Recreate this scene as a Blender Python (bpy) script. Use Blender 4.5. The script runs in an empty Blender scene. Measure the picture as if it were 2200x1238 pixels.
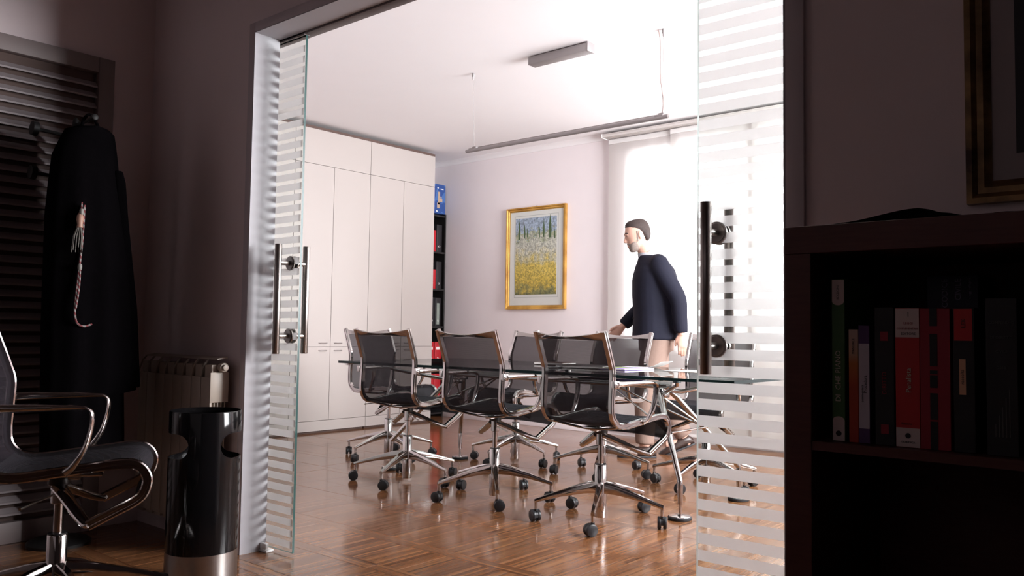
import bpy, bmesh, math, random
from mathutils import Vector, Matrix

random.seed(7)
scn = bpy.context.scene
COL = scn.collection
PI = math.pi

# ------------------------------------------------------------------ camera
FPX = 1802.28
cam_d = bpy.data.cameras.new('camera')
cam_d.sensor_fit = 'HORIZONTAL'
cam_d.sensor_width = 36.0
cam_d.lens = FPX / 2200.0 * 36.0
cam_d.clip_start = 0.02
cam_d.clip_end = 100
cam = bpy.data.objects.new('camera', cam_d)
COL.objects.link(cam)
yaw, pitch, roll = math.radians(40.2696), math.radians(2.9963), math.radians(0.8002)
fw = Vector((-math.sin(yaw) * math.cos(pitch), math.cos(yaw) * math.cos(pitch), math.sin(pitch)))
r0 = Vector((math.cos(yaw), math.sin(yaw), 0))
u0 = r0.cross(fw)
cr = r0 * math.cos(roll) + u0 * math.sin(roll)
cu = -r0 * math.sin(roll) + u0 * math.cos(roll)
CAMP = Vector((0, 0, 0.93))
M = Matrix.Identity(4)
for i in range(3):
    M[i][0], M[i][1], M[i][2], M[i][3] = cr[i], cu[i], -fw[i], CAMP[i]
cam.matrix_world = M
scn.camera = cam

# ------------------------------------------------------------------ world, light, exposure
w = bpy.data.worlds.new('world')
scn.world = w
w.use_nodes = True
bg = w.node_tree.nodes['Background']
bg.inputs[0].default_value = (0.92, 0.95, 1.0, 1)
bg.inputs[1].default_value = 2.0


def area(name, loc, rot, sx, sy, power, col):
    d = bpy.data.lights.new(name, 'AREA')
    d.shape = 'RECTANGLE'
    d.size, d.size_y = sx, sy
    d.energy = power
    d.color = col
    o = bpy.data.objects.new(name, d)
    o.location = loc
    o.rotation_euler = rot
    COL.objects.link(o)
    return o


# daylight outside the two windows of the meeting room
area('daylight_window', (-2.6, 8.3, 1.9), (-PI / 2, 0, 0), 4.6, 2.8, 380, (1.0, 0.955, 1.0))
# added light through an added side window (right wall, out of view)
area('added_side_light', (1.5, 4.85, 1.8), (0, PI / 2, 0), 2.4, 3.2, 960, (1.0, 0.95, 0.995))
# weak added fill at the far end of the front room, behind the camera
area('front_room_fill', (-1.0, -1.85, 2.2), (PI / 2, 0, 0), 3.6, 1.2, 1.7, (1.0, 0.84, 0.88))

scn.view_settings.view_transform = 'Standard'
scn.view_settings.look = 'None'
scn.view_settings.exposure = 0.18
scn.view_settings.gamma = 1.0
scn.view_settings.use_curve_mapping = False

# ------------------------------------------------------------------ materials
MATS = {}


class NT:
    def __init__(self, name):
        self.m = bpy.data.materials.new(name)
        self.m.use_nodes = True
        self.t = self.m.node_tree
        self.t.nodes.clear()
        self.out = self.n('ShaderNodeOutputMaterial')

    def n(self, typ, **kw):
        nd = self.t.nodes.new(typ)
        for k, v in kw.items():
            setattr(nd, k, v)
        return nd

    def l(self, a, b):
        self.t.links.new(a, b)

    def v(self, sock, val):
        sock.default_value = val

    def princ(self, col=(0.5, 0.5, 0.5), rough=0.5, metal=0.0, spec=0.5):
        p = self.n('ShaderNodeBsdfPrincipled')
        p.inputs['Base Color'].default_value = (*col, 1)
        p.inputs['Roughness'].default_value = rough
        p.inputs['Metallic'].default_value = metal
        p.inputs['Specular IOR Level'].default_value = spec
        return p

    def done(self, sock):
        self.l(sock, self.out.inputs['Surface'])
        return self.m


def simple(name, col, rough=0.5, metal=0.0, spec=0.5, noise=0.0, scale=30.0, bump=0.0):
    t = NT(name)
    p = t.princ(col, rough, metal, spec)
    if noise or bump:
        tc = t.n('ShaderNodeTexCoord')
        nz = t.n('ShaderNodeTexNoise')
        nz.inputs['Scale'].default_value = scale
        nz.inputs['Detail'].default_value = 4
        t.l(tc.outputs['Object'], nz.inputs['Vector'])
        if noise:
            mx = t.n('ShaderNodeMix', data_type='RGBA', blend_type='MIX')
            mx.inputs['A'].default_value = (*[c * (1 - noise) for c in col], 1)
            mx.inputs['B'].default_value = (*[min(1, c * (1 + noise)) for c in col], 1)
            t.l(nz.outputs['Fac'], mx.inputs['Factor'])
            t.l(mx.outputs['Result'], p.inputs['Base Color'])
        if bump:
            b = t.n('ShaderNodeBump')
            b.inputs['Strength'].default_value = bump
            b.inputs['Distance'].default_value = 0.002
            t.l(nz.outputs['Fac'], b.inputs['Height'])
            t.l(b.outputs['Normal'], p.inputs['Normal'])
    return t.done(p.outputs[0])


M_wall = simple('wall_paint', (0.83, 0.765, 0.78), 0.75, noise=0.02, scale=6, bump=0.08)
M_ceil = simple('ceiling_paint', (0.86, 0.83, 0.84), 0.8, noise=0.01, scale=4, bump=0.03)
M_darkwall = simple('grey_wall_paint', (0.80, 0.68, 0.69), 0.8, noise=0.04, scale=5, bump=0.08)
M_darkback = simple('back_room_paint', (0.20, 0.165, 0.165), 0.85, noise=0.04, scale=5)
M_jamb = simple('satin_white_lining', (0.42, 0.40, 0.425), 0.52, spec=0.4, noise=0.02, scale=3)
M_casing = simple('grey_casing', (0.60, 0.53, 0.56), 0.45, noise=0.03, scale=8)
M_track = simple('dark_track', (0.11, 0.085, 0.085), 0.45)
M_cab = simple('cream_laminate', (0.43, 0.385, 0.365), 0.36, noise=0.015, scale=3)
M_cabdark = simple('dark_gap', (0.10, 0.06, 0.05), 0.7)
M_chrome = simple('polished_chrome', (0.50, 0.47, 0.46), 0.09, metal=1.0, noise=0.03, scale=20)
M_steel = simple('brushed_steel', (0.40, 0.37, 0.35), 0.30, metal=1.0, noise=0.08, scale=60)
M_alu = simple('anodised_aluminium', (0.55, 0.52, 0.52), 0.38, metal=0.85, noise=0.03, scale=30)
M_lamp = simple('lamp_grey', (0.30, 0.275, 0.275), 0.42, metal=0.3, noise=0.03, scale=30)
M_wire = simple('steel_wire', (0.30, 0.28, 0.28), 0.5, metal=0.3, noise=0.03)
M_black = simple('black_plastic', (0.012, 0.012, 0.014), 0.35, noise=0.2, scale=40)
M_blackgl = simple('black_gloss', (0.005, 0.0045, 0.005), 0.10, spec=0.3, noise=0.1, scale=10)
M_rubber = simple('black_rubber', (0.015, 0.015, 0.018), 0.55, noise=0.2, scale=40)
M_grooveblk = simple('black_groove', (0.01, 0.01, 0.01), 0.5)
M_white = simple('white_plastic', (0.75, 0.73, 0.72), 0.45)
M_blackwood = simple('black_stained_wood', (0.012, 0.010, 0.010), 0.45, noise=0.2, scale=8)
M_winframe = simple('white_window_frame', (0.75, 0.74, 0.73), 0.4)
M_rad = simple('cream_radiator_enamel', (0.42, 0.35, 0.29), 0.45, noise=0.03, scale=10)
M_louvre = simple('grey_louvre_paint', (0.30, 0.255, 0.26), 0.55, noise=0.05, scale=12)
M_louvreframe = simple('brown_grey_louvre_frame', (0.24, 0.19, 0.185), 0.55, noise=0.05, scale=12)
M_robe = simple('black_wool', (0.003, 0.0025, 0.003), 0.95, spec=0.0, noise=0.3, scale=60, bump=0.3)


def m_shelfwood():
    t = NT('dark_brown_wood')
    p = t.princ((0.06, 0.022, 0.018), 0.45)
    tc = t.n('ShaderNodeTexCoord')
    mp = t.n('ShaderNodeMapping')
    mp.inputs['Scale'].default_value = (6, 6, 60)
    nz = t.n('ShaderNodeTexNoise')
    nz.inputs['Scale'].default_value = 3
    t.l(tc.outputs['Object'], mp.inputs[0])
    t.l(mp.outputs[0], nz.inputs['Vector'])
    cr_ = t.n('ShaderNodeValToRGB')
    cr_.color_ramp.elements[0].color = (0.055, 0.013, 0.011, 1)
    cr_.color_ramp.elements[1].color = (0.13, 0.038, 0.030, 1)
    t.l(nz.outputs['Fac'], cr_.inputs[0])
    t.l(cr_.outputs[0], p.inputs['Base Color'])
    return t.done(p.outputs[0])


M_shelf = m_shelfwood()


def m_parquet(name, axis):
    """thin lamellas: axis 0 = lamellas run along Y (split in X), axis 1 = run along X (split in Y)"""
    t = NT(name)
    p = t.princ((0.3, 0.15, 0.07), 0.2)
    geo = t.n('ShaderNodeNewGeometry')
    oi = t.n('ShaderNodeObjectInfo')
    sx = t.n('ShaderNodeSeparateXYZ')
    t.l(geo.outputs['Position'], sx.inputs[0])
    a, b = (sx.outputs[0], sx.outputs[1]) if axis == 0 else (sx.outputs[1], sx.outputs[0])
    dv = t.n('ShaderNodeMath', operation='DIVIDE')
    dv.inputs[1].default_value = 0.0125
    t.l(a, dv.inputs[0])
    fl = t.n('ShaderNodeMath', operation='FLOOR')
    t.l(dv.outputs[0], fl.inputs[0])
    ad = t.n('ShaderNodeMath', operation='MULTIPLY_ADD')
    ad.inputs[1].default_value = 517.3
    t.l(oi.outputs['Random'], ad.inputs[0])
    t.l(fl.outputs[0], ad.inputs[2])
    wn = t.n('ShaderNodeTexWhiteNoise', noise_dimensions='1D')
    t.l(ad.outputs[0], wn.inputs['W'])
    ramp = t.n('ShaderNodeValToRGB')
    els = ramp.color_ramp.elements
    els[0].position = 0.0
    els[0].color = (0.100, 0.037, 0.014, 1)
    els[1].position = 1.0
    els[1].color = (0.272, 0.127, 0.056, 1)
    e = els.new(0.18)
    e.color = (0.172, 0.070, 0.029, 1)
    e = els.new(0.75)
    e.color = (0.220, 0.095, 0.040, 1)
    t.l(wn.outputs['Value'], ramp.inputs[0])
    # grain
    mp = t.n('ShaderNodeMapping')
    mp.inputs['Scale'].default_value = (220, 9, 1) if axis == 0 else (9, 220, 1)
    t.l(geo.outputs['Position'], mp.inputs[0])
    nz = t.n('ShaderNodeTexNoise')
    nz.inputs['Scale'].default_value = 1.0
    nz.inputs['Detail'].default_value = 3
    t.l(mp.outputs[0], nz.inputs['Vector'])
    gr = t.n('ShaderNodeMapRange')
    gr.inputs['To Min'].default_value = 0.72
    gr.inputs['To Max'].default_value = 1.28
    t.l(nz.outputs['Fac'], gr.inputs[0])
    mul = t.n('ShaderNodeMix', data_type='RGBA', blend_type='MULTIPLY')
    mul.inputs['Factor'].default_value = 1
    t.l(ramp.outputs[0], mul.inputs['A'])
    t.l(gr.outputs[0], mul.inputs['B'])
    # tone per piece
    tone = t.n('ShaderNodeMapRange')
    tone.inputs['To Min'].default_value = 0.92
    tone.inputs['To Max'].default_value = 1.08
    t.l(oi.outputs['Random'], tone.inputs[0])
    mul2 = t.n('ShaderNodeMix', data_type='RGBA', blend_type='MULTIPLY')
    mul2.inputs['Factor'].default_value = 1
    t.l(mul.outputs['Result'], mul2.inputs['A'])
    t.l(tone.outputs[0], mul2.inputs['B'])
    t.l(mul2.outputs['Result'], p.inputs['Base Color'])
    # sheen of the varnish: slightly uneven
    n2 = t.n('ShaderNodeTexNoise')
    n2.inputs['Scale'].default_value = 7
    t.l(geo.outputs['Position'], n2.inputs['Vector'])
    rr = t.n('ShaderNodeMapRange')
    rr.inputs['To Min'].default_value = 0.09
    rr.inputs['To Max'].default_value = 0.17
    t.l(n2.outputs['Fac'], rr.inputs[0])
    t.l(rr.outputs[0], p.inputs['Roughness'])
    fr = t.n('ShaderNodeMath', operation='FRACT')
    t.l(dv.outputs[0], fr.inputs[0])
    pp = t.n('ShaderNodeMath', operation='PINGPONG')
    pp.inputs[1].default_value = 0.5
    t.l(fr.outputs[0], pp.inputs[0])
    st = t.n('ShaderNodeMapRange')
    st.inputs['From Max'].default_value = 0.08
    t.l(pp.outputs[0], st.inputs[0])
    h = t.n('ShaderNodeMath', operation='MULTIPLY_ADD')
    h.inputs[1].default_value = 0.6
    t.l(wn.outputs['Value'], h.inputs[0])
    t.l(st.outputs[0], h.inputs[2])
    bp = t.n('ShaderNodeBump')
    bp.inputs['Strength'].default_value = 0.05
    bp.inputs['Distance'].default_value = 0.001
    t.l(h.outputs[0], bp.inputs['Height'])
    t.l(bp.outputs['Normal'], p.inputs['Normal'])
    return t.done(p.outputs[0])


M_parY = m_parquet('parquet_lamellas_lengthwise', 0)
M_parX = m_parquet('parquet_lamellas_crosswise', 1)
M_joint = simple('floor_joint', (0.05, 0.022, 0.012), 0.6)


def m_glass(name, tint=(0.96, 0.985, 0.975), ior=1.5, rough=0.0):
    t = NT(name)
    fr = t.n('ShaderNodeFresnel')
    fr.inputs['IOR'].default_value = ior
    tr = t.n('ShaderNodeBsdfTransparent')
    tr.inputs[0].default_value = (*tint, 1)
    gl = t.n('ShaderNodeBsdfGlossy')
    gl.inputs['Roughness'].default_value = rough
    # reflect on the outer faces only (no total internal reflection inside the thin pane)
    geo = t.n('ShaderNodeNewGeometry')
    inv = t.n('ShaderNodeMath', operation='SUBTRACT')
    inv.inputs[0].default_value = 1.0
    t.l(geo.outputs['Backfacing'], inv.inputs[1])
    fm = t.n('ShaderNodeMath', operation='MULTIPLY')
    t.l(fr.outputs[0], fm.inputs[0])
    t.l(inv.outputs[0], fm.inputs[1])
    mx = t.n('ShaderNodeMixShader')
    t.l(fm.outputs[0], mx.inputs[0])
    t.l(tr.outputs[0], mx.inputs[1])
    t.l(gl.outputs[0], mx.inputs[2])
    return t.done(mx.outputs[0])


M_glass = m_glass('clear_glass', ior=1.25)
M_tglass = m_glass('table_glass', tint=(0.80, 0.86, 0.85), ior=1.45)


def m_edge(name, c1, c2, trans):
    t = NT(name)
    p = t.princ(c1, 0.25, spec=0.25)
    tl = t.n('ShaderNodeBsdfTranslucent')
    tl.inputs[0].default_value = (*c2, 1)
    mx = t.n('ShaderNodeMixShader')
    mx.inputs[0].default_value = trans
    t.l(p.outputs[0], mx.inputs[1])
    t.l(tl.outputs[0], mx.inputs[2])
    return t.done(mx.outputs[0])


M_gedge = m_edge('green_glass_edge', (0.025, 0.075, 0.070), (0.12, 0.30, 0.28), 0.10)
M_gedgew = m_edge('pale_glass_edge', (0.60, 0.68, 0.66), (0.85, 0.93, 0.91), 0.5)
M_tedge = m_edge('table_glass_edge', (0.004, 0.011, 0.012), (0.03, 0.10, 0.10), 0.04)


def m_frost():
    t = NT('frosted_film')
    rf = t.n('ShaderNodeBsdfRefraction')
    rf.inputs['Color'].default_value = (0.87, 0.86, 0.865, 1)
    rf.inputs['Roughness'].default_value = 0.5
    rf.inputs['IOR'].default_value = 1.25
    tl = t.n('ShaderNodeBsdfTranslucent')
    tl.inputs[0].default_value = (0.74, 0.715, 0.72, 1)
    df = t.n('ShaderNodeBsdfDiffuse')
    df.inputs[0].default_value = (0.6, 0.585, 0.59, 1)
    m1 = t.n('ShaderNodeMixShader')
    m1.inputs[0].default_value = 0.36
    t.l(rf.outputs[0], m1.inputs[1])
    t.l(tl.outputs[0], m1.inputs[2])
    m2 = t.n('ShaderNodeMixShader')
    m2.inputs[0].default_value = 0.10
    t.l(m1.outputs[0], m2.inputs[1])
    t.l(df.outputs[0], m2.inputs[2])
    return t.done(m2.outputs[0])


M_frost = m_frost()


def m_sling(name, col, alpha):
    """woven mesh fabric: fine holes mixed as partial see-through"""
    t = NT(name)
    p = t.princ(col, 0.85, spec=0.08)
    tc = t.n('ShaderNodeTexCoord')
    wv = t.n('ShaderNodeTexWave', wave_type='BANDS', bands_direction='Z')
    wv.inputs['Scale'].default_value = 95
    t.l(tc.outputs['Object'], wv.inputs['Vector'])
    rg = t.n('ShaderNodeMapRange')
    rg.inputs['To Min'].default_value = alpha - 0.05
    rg.inputs['To Max'].default_value = alpha + 0.05
    t.l(wv.outputs['Fac'], rg.inputs[0])
    tr = t.n('ShaderNodeBsdfTransparent')
    mx = t.n('ShaderNodeMixShader')
    t.l(rg.outputs[0], mx.inputs[0])
    t.l(tr.outputs[0], mx.inputs[1])
    t.l(p.outputs[0], mx.inputs[2])
    return t.done(mx.outputs[0])


M_sling = m_sling('charcoal_mesh', (0.030, 0.025, 0.031), 0.58)
M_seat = m_sling('charcoal_seat_mesh', (0.032, 0.029, 0.034), 0.82)


def m_curtain():
    t = NT('white_curtain_cloth')
    tl = t.n('ShaderNodeBsdfTranslucent')
    tl.inputs[0].default_value = (0.80, 0.78, 0.765, 1)
    df = t.n('ShaderNodeBsdfDiffuse')
    df.inputs[0].default_value = (0.80, 0.77, 0.75, 1)
    tc = t.n('ShaderNodeTexCoord')
    nz = t.n('ShaderNodeTexNoise')
    nz.inputs['Scale'].default_value = 300
    t.l(tc.outputs['Object'], nz.inputs['Vector'])
    rg = t.n('ShaderNodeMapRange')
    rg.inputs['To Min'].default_value = 0.44
    rg.inputs['To Max'].default_value = 0.36
    t.l(nz.outputs['Fac'], rg.inputs[0])
    mx = t.n('ShaderNodeMixShader')
    t.l(rg.outputs[0], mx.inputs[0])
    t.l(tl.outputs[0], mx.inputs[1])
    t.l(df.outputs[0], mx.inputs[2])
    return t.done(mx.outputs[0])


M_curtain = m_curtain()

# ------------------------------------------------------------------ mesh helpers


def V(*a):
    return Vector(a)


class MB:
    def __init__(self):
        self.v, self.f, self.mi = [], [], []

    def add(self, vs, fs, mi=0):
        o = len(self.v)
        self.v += [tuple(x) for x in vs]
        self.f += [tuple(i + o for i in f) for f in fs]
        self.mi += [mi] * len(fs)
        return self

    def box(self, x0, x1, y0, y1, z0, z1, mi=0):
        vs = [(x, y, z) for x in (x0, x1) for y in (y0, y1) for z in (z0, z1)]
        fs = [(0, 1, 3, 2), (4, 6, 7, 5), (0, 4, 5, 1), (2, 3, 7, 6), (0, 2, 6, 4), (1, 5, 7, 3)]
        return self.add(vs, fs, mi)

    def rings(self, rings, cap=True, mi=0, closed=False):
        n = len(rings[0])
        vs = [p for r in rings for p in r]
        fs = []
        m = len(rings)
        for i in range(m if closed else m - 1):
            a, b = i * n, ((i + 1) % m) * n
            for j in range(n):
                k = (j + 1) % n
                fs.append((a + j, a + k, b + k, b + j))
        if cap and not closed:
            fs.append(tuple(reversed(range(n))))
            fs.append(tuple((m - 1) * n + j for j in range(n)))
        return self.add(vs, fs, mi)

    def tube(self, pts, r, n=10, mi=0, cap=True, sq=None):
        """round tube along a polyline; r number or list; sq=(a,b) scales the two section axes"""
        pts = [Vector(p) for p in pts]
        rs = r if isinstance(r, (list, tuple)) else [r] * len(pts)
        rings = []
        up = None
        for i, p in enumerate(pts):
            d = (pts[min(i + 1, len(pts) - 1)] - pts[max(i - 1, 0)]).normalized()
            if up is None:
                ref = V(0, 0, 1) if abs(d.z) < 0.9 else V(0, 1, 0)
                up = (ref - d * ref.dot(d)).normalized()
            else:
                up = (up - d * up.dot(d)).normalized()
            s = d.cross(up)
            a, b = sq if sq else (1, 1)
            rings.append([p + s * (rs[i] * a * math.cos(2 * PI * j / n)) + up * (rs[i] * b * math.sin(2 * PI * j / n)) for j in range(n)])
        return self.rings(rings, cap, mi)

    def lathe(self, prof, n=24, c=(0, 0, 0), mi=0, cap=True):
        rings = []
        for r, z in prof:
            rings.append([(c[0] + r * math.cos(2 * PI * j / n), c[1] + r * math.sin(2 * PI * j / n), c[2] + z) for j in range(n)])
        return self.rings(rings, cap, mi)

    def cylx(self, x0, x1, y, z, r, n=20, mi=0):
        return self.rings([[(x, y + r * math.cos(2 * PI * j / n), z + r * math.sin(2 * PI * j / n)) for j in range(n)] for x in (x0, x1)], True, mi)

    def cyly(self, x, y0, y1, z, r, n=20, mi=0):
        return self.rings([[(x + r * math.cos(2 * PI * j / n), y, z + r * math.sin(2 * PI * j / n)) for j in range(n)] for y in (y0, y1)], True, mi)

    def grid(self, pts, mi=0):
        h, wd = len(pts), len(pts[0])
        vs = [p for r in pts for p in r]
        fs = [(i * wd + j, i * wd + j + 1, (i + 1) * wd + j + 1, (i + 1) * wd + j) for i in range(h - 1) for j in range(wd - 1)]
        return self.add(vs, fs, mi)

    def mesh(self, name, mats, bevel=0.0, seg=2, smooth=40):
        me = bpy.data.meshes.new(name)
        me.from_pydata(self.v, [], self.f)
        for m in (mats if isinstance(mats, (list, tuple)) else [mats]):
            me.materials.append(m)
        me.polygons.foreach_set('material_index', self.mi)
        bm = bmesh.new()
        bm.from_mesh(me)
        bmesh.ops.recalc_face_normals(bm, faces=bm.faces)
        if bevel:
            es = [e for e in bm.edges if len(e.link_faces) == 2 and e.calc_face_angle(0) > 0.6]
            bmesh.ops.bevel(bm, geom=es, offset=bevel, segments=seg, profile=0.5, affect='EDGES', clamp_overlap=True)
        bm.to_mesh(me)
        bm.free()
        if smooth:
            me.polygons.foreach_set('use_smooth', [True] * len(me.polygons))
            me.set_sharp_from_angle(angle=math.radians(smooth))
        me.update()
        return me

    def obj(self, name, mats, parent=None, bevel=0.0, seg=2, smooth=40, loc=None):
        return link(name, self.mesh(name, mats, bevel, seg, smooth), parent, loc)


def link(name, me, parent=None, loc=None, rotz=0):
    o = bpy.data.objects.new(name, me)
    COL.objects.link(o)
    if parent is not None:
        o.parent = parent
    if loc:
        o.location = loc
    if rotz:
        o.rotation_euler = (0, 0, rotz)
    return o


def tag(o, label, cat, group=None):
    o['label'] = label
    o['category'] = cat
    if group:
        o['group'] = group
    return o


def thing(name, label, cat, loc=(0, 0, 0), rotz=0, group=None):
    o = bpy.data.objects.new(name, None)
    o.empty_display_size = 0.1
    COL.objects.link(o)
    o.location = loc
    o.rotation_euler = (0, 0, rotz)
    return tag(o, label, cat, group)


def struct(o):
    o['kind'] = 'structure'
    return o


def copy_tree(o, parent=None):
    c = o.copy()
    COL.objects.link(c)
    if parent is not None:
        c.parent = parent
    for ch in list(o.children):
        copy_tree(ch, c)
    return c


def catmull(pts, n=6):
    pts = [Vector(p) for p in pts]
    out = []
    for i in range(len(pts) - 1):
        p0, p1, p2, p3 = pts[max(i - 1, 0)], pts[i], pts[i + 1], pts[min(i + 2, len(pts) - 1)]
        for k in range(n):
            t = k / n
            out.append(0.5 * ((2 * p1) + (p2 - p0) * t + (2 * p0 - 5 * p1 + 4 * p2 - p3) * t * t + (3 * p1 - p0 - 3 * p2 + p3) * t ** 3))
    out.append(pts[-1])
    return out


def inframe(x, y, z, mg=60):
    d = Vector((x, y, z)) - CAMP
    zz = d.dot(fw)
    if zz < 0.3:
        return False
    px = 1100 + FPX * d.dot(cr) / zz
    py = 619 - FPX * d.dot(cu) / zz
    return -mg < px < 2200 + mg and -mg < py < 1238 + mg


def lettering(name, text, size, mat, parent, loc, rot, align='CENTER', extrude=0.0002, sx=1.0):
    cv = bpy.data.curves.new(name, 'FONT')
    cv.body = text
    cv.size = size
    cv.align_x = align
    cv.align_y = 'CENTER'
    cv.extrude = extrude
    cv.resolution_u = 2
    tmp = bpy.data.objects.new(name, cv)
    COL.objects.link(tmp)
    bpy.context.view_layer.update()
    me = bpy.data.meshes.new_from_object(tmp.evaluated_get(bpy.context.evaluated_depsgraph_get()))
    bpy.data.objects.remove(tmp)
    me.materials.clear()
    me.materials.append(mat)
    o = link(name, me, parent, loc)
    o.rotation_euler = rot
    o.scale = (sx, 1, 1)
    return o


# ------------------------------------------------------------------ setting: room shells
XL, XR = -3.096, -0.80          # opening between the two rooms
YF, YB = 1.962, 2.070           # faces of the wall with the opening
ZO = 2.181                      # height of the opening
CEIL = 2.80
CX0, CX1, CY1 = -6.86, 0.25, 6.55   # meeting room
DX0, DX1, DY0, DCEIL = -4.0, 1.6, -1.9, 2.95  # dark front room

# wall with the opening: left, right and above (dark room face grey, meeting room face white)
def split_wall(name, x0, x1, z0, z1):
    m = MB()
    ym = (YF + YB) / 2
    m.box(x0, x1, YF, ym, z0, z1, 0)
    m.box(x0, x1, ym, YB, z0, z1, 1)
    return struct(m.obj(name, [M_darkwall, M_wall], None, smooth=0))


split_wall('wall_middle_left', CX0, XL - .004, 0, DCEIL)
split_wall('wall_middle_right', XR + .004, DX1, 0, DCEIL)
split_wall('wall_middle_above', XL - .004, XR + .004, ZO + .004, DCEIL)

# meeting room shell
m = MB().box(CX0 - 0.1, CX0, YB, CY1 + 0.25, 0, CEIL)
struct(m.obj('wall_left', M_wall, smooth=0))
m = MB()
SWY0, SWY1 = 3.5, 6.2
m.box(CX1, CX1 + 0.2, YB, SWY0, 0, CEIL)
m.box(CX1, CX1 + 0.2, SWY1, CY1 + 0.25, 0, CEIL)
m.box(CX1, CX1 + 0.2, SWY0, SWY1, 0, 0.8)
m.box(CX1, CX1 + 0.2, SWY0, SWY1, 2.6, CEIL)
struct(m.obj('wall_right', M_wall, smooth=0))
fr = MB()
for ya, yb, za, zb in ((SWY0, SWY0 + .06, .8, 2.6), (SWY1 - .06, SWY1, .8, 2.6), (SWY0, SWY1, .8, .86), (SWY0, SWY1, 2.54, 2.6), (4.81, 4.89, .8, 2.6)):
    fr.box(CX1 + .08, CX1 + .13, ya, yb, za, zb)
wo = struct(fr.obj('window_3', M_winframe, smooth=0))  # added unseen window that lets in the extra side light
for ya, yb in ((SWY0 + .06, 4.81), (4.89, SWY1 - .06)):
    MB().box(CX1 + .10, CX1 + .106, ya, yb, .86, 2.54).obj('pane', M_glass, wo, smooth=0)
struct(MB().box(CX0 - 0.1, CX1 + 0.2, YB, CY1 + 0.25, CEIL, CEIL + 0.1).obj('ceiling', M_ceil, smooth=0))
WINS = [(-4.12, -3.02), (-2.78, -1.55)]
WZ0, WZ1 = 0.82, 2.58
m = MB()
xs = [CX0, WINS[0][0], WINS[0][1], WINS[1][0], WINS[1][1], CX1]
for a, b in ((xs[0], xs[1]), (xs[2], xs[3]), (xs[4], xs[5])):
    m.box(a, b, CY1, CY1 + 0.25, 0, CEIL)
for a, b in WINS:
    m.box(a, b, CY1, CY1 + 0.25, 0, WZ0)
    m.box(a, b, CY1, CY1 + 0.25, WZ1, CEIL)
struct(m.obj('wall_back', M_wall, smooth=0))
for i, (a, b) in enumerate(WINS):
    fr = MB()
    y0, y1 = CY1 + 0.10, CY1 + 0.15
    for xa, xb, za, zb in ((a, a + .06, WZ0, WZ1), (b - .06, b, WZ0, WZ1), (a, b, WZ0, WZ0 + .06), (a, b, WZ1 - .06, WZ1),
                           ((a + b) / 2 - .04, (a + b) / 2 + .04, WZ0, WZ1)):
        fr.box(xa, xb, y0, y1, za, zb)
    wo = struct(fr.obj('window_%d' % (i + 1), M_winframe, smooth=0))
    for xa, xb in ((a + .06, (a + b) / 2 - .04), ((a + b) / 2 + .04, b - .06)):
        MB().box(xa, xb, y0 + .02, y0 + .026, WZ0 + .06, WZ1 - .06).obj('pane', M_glass, wo, smooth=0)
    MB().box(a - .03, b + .03, CY1 - .02, CY1 + .1, WZ0 - .03, WZ0).obj('sill', M_winframe, wo, bevel=.004)

# cornice along the back wall (coved)
prof = [(CY1, 2.752), (CY1 - .010, 2.752), (CY1 - .013, 2.766), (CY1 - .024, 2.780), (CY1 - .045, 2.792), (CY1 - .06, 2.795), (CY1 - .06, CEIL), (CY1, CEIL)]
m = MB().rings([[(x, y, z) for y, z in prof] for x in (CX0, -4.37)])
struct(m.obj('trim_1', M_ceil, smooth=50))
# baseboard on the back wall
struct(MB().box(CX0, -4.36, CY1 - .014, CY1, 0, .09).obj('baseboard_back', M_wall, bevel=.003))

# dark front room shell
struct(MB().box(DX0 - .1, DX0, DY0, YF, 0, DCEIL).obj('wall_front_room_left', M_darkwall, smooth=0))
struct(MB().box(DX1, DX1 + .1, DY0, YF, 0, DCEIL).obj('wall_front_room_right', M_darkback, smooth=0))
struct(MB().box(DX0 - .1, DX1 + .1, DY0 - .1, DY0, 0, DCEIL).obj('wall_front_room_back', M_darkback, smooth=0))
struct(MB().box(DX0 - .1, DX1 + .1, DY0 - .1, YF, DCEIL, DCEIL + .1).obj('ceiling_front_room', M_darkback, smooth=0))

# lining of the opening (jambs and head), casing strips, sliding track
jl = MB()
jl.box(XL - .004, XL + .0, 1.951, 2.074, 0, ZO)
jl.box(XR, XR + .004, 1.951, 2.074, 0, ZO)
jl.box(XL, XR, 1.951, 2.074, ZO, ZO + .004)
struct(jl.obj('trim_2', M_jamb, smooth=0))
for n, b in enumerate([(XL - .044, XL - .004, 1.951, YF, 0, ZO + .045), (XR + .004, XR + .05, 1.951, YF, 0, ZO + .045), (XL - .004, XR + .004, 1.951, YF, ZO + .004, ZO + .045)]):
    struct(MB().box(*b).obj('trim_%d' % (3 + n), M_casing, bevel=.002))
struct(MB().box(-4.4, XR + 1.0, YB + .006, 2.125, 2.1735, 2.235).obj('trim_6', M_track, bevel=.002))

# ------------------------------------------------------------------ floor: parquet pieces
floor = struct(MB().box(CX0 - .1, DX1 + .1, DY0 - .1, CY1 + .25, -.08, -.004).obj('floor', M_joint, smooth=0))
PT = .335
G = .0006


def piece(wd, dp, mat, nm):
    return MB().box(0, wd, 0, dp, -.006, 0).mesh(nm, mat, bevel=.0008, seg=1, smooth=0)


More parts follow.
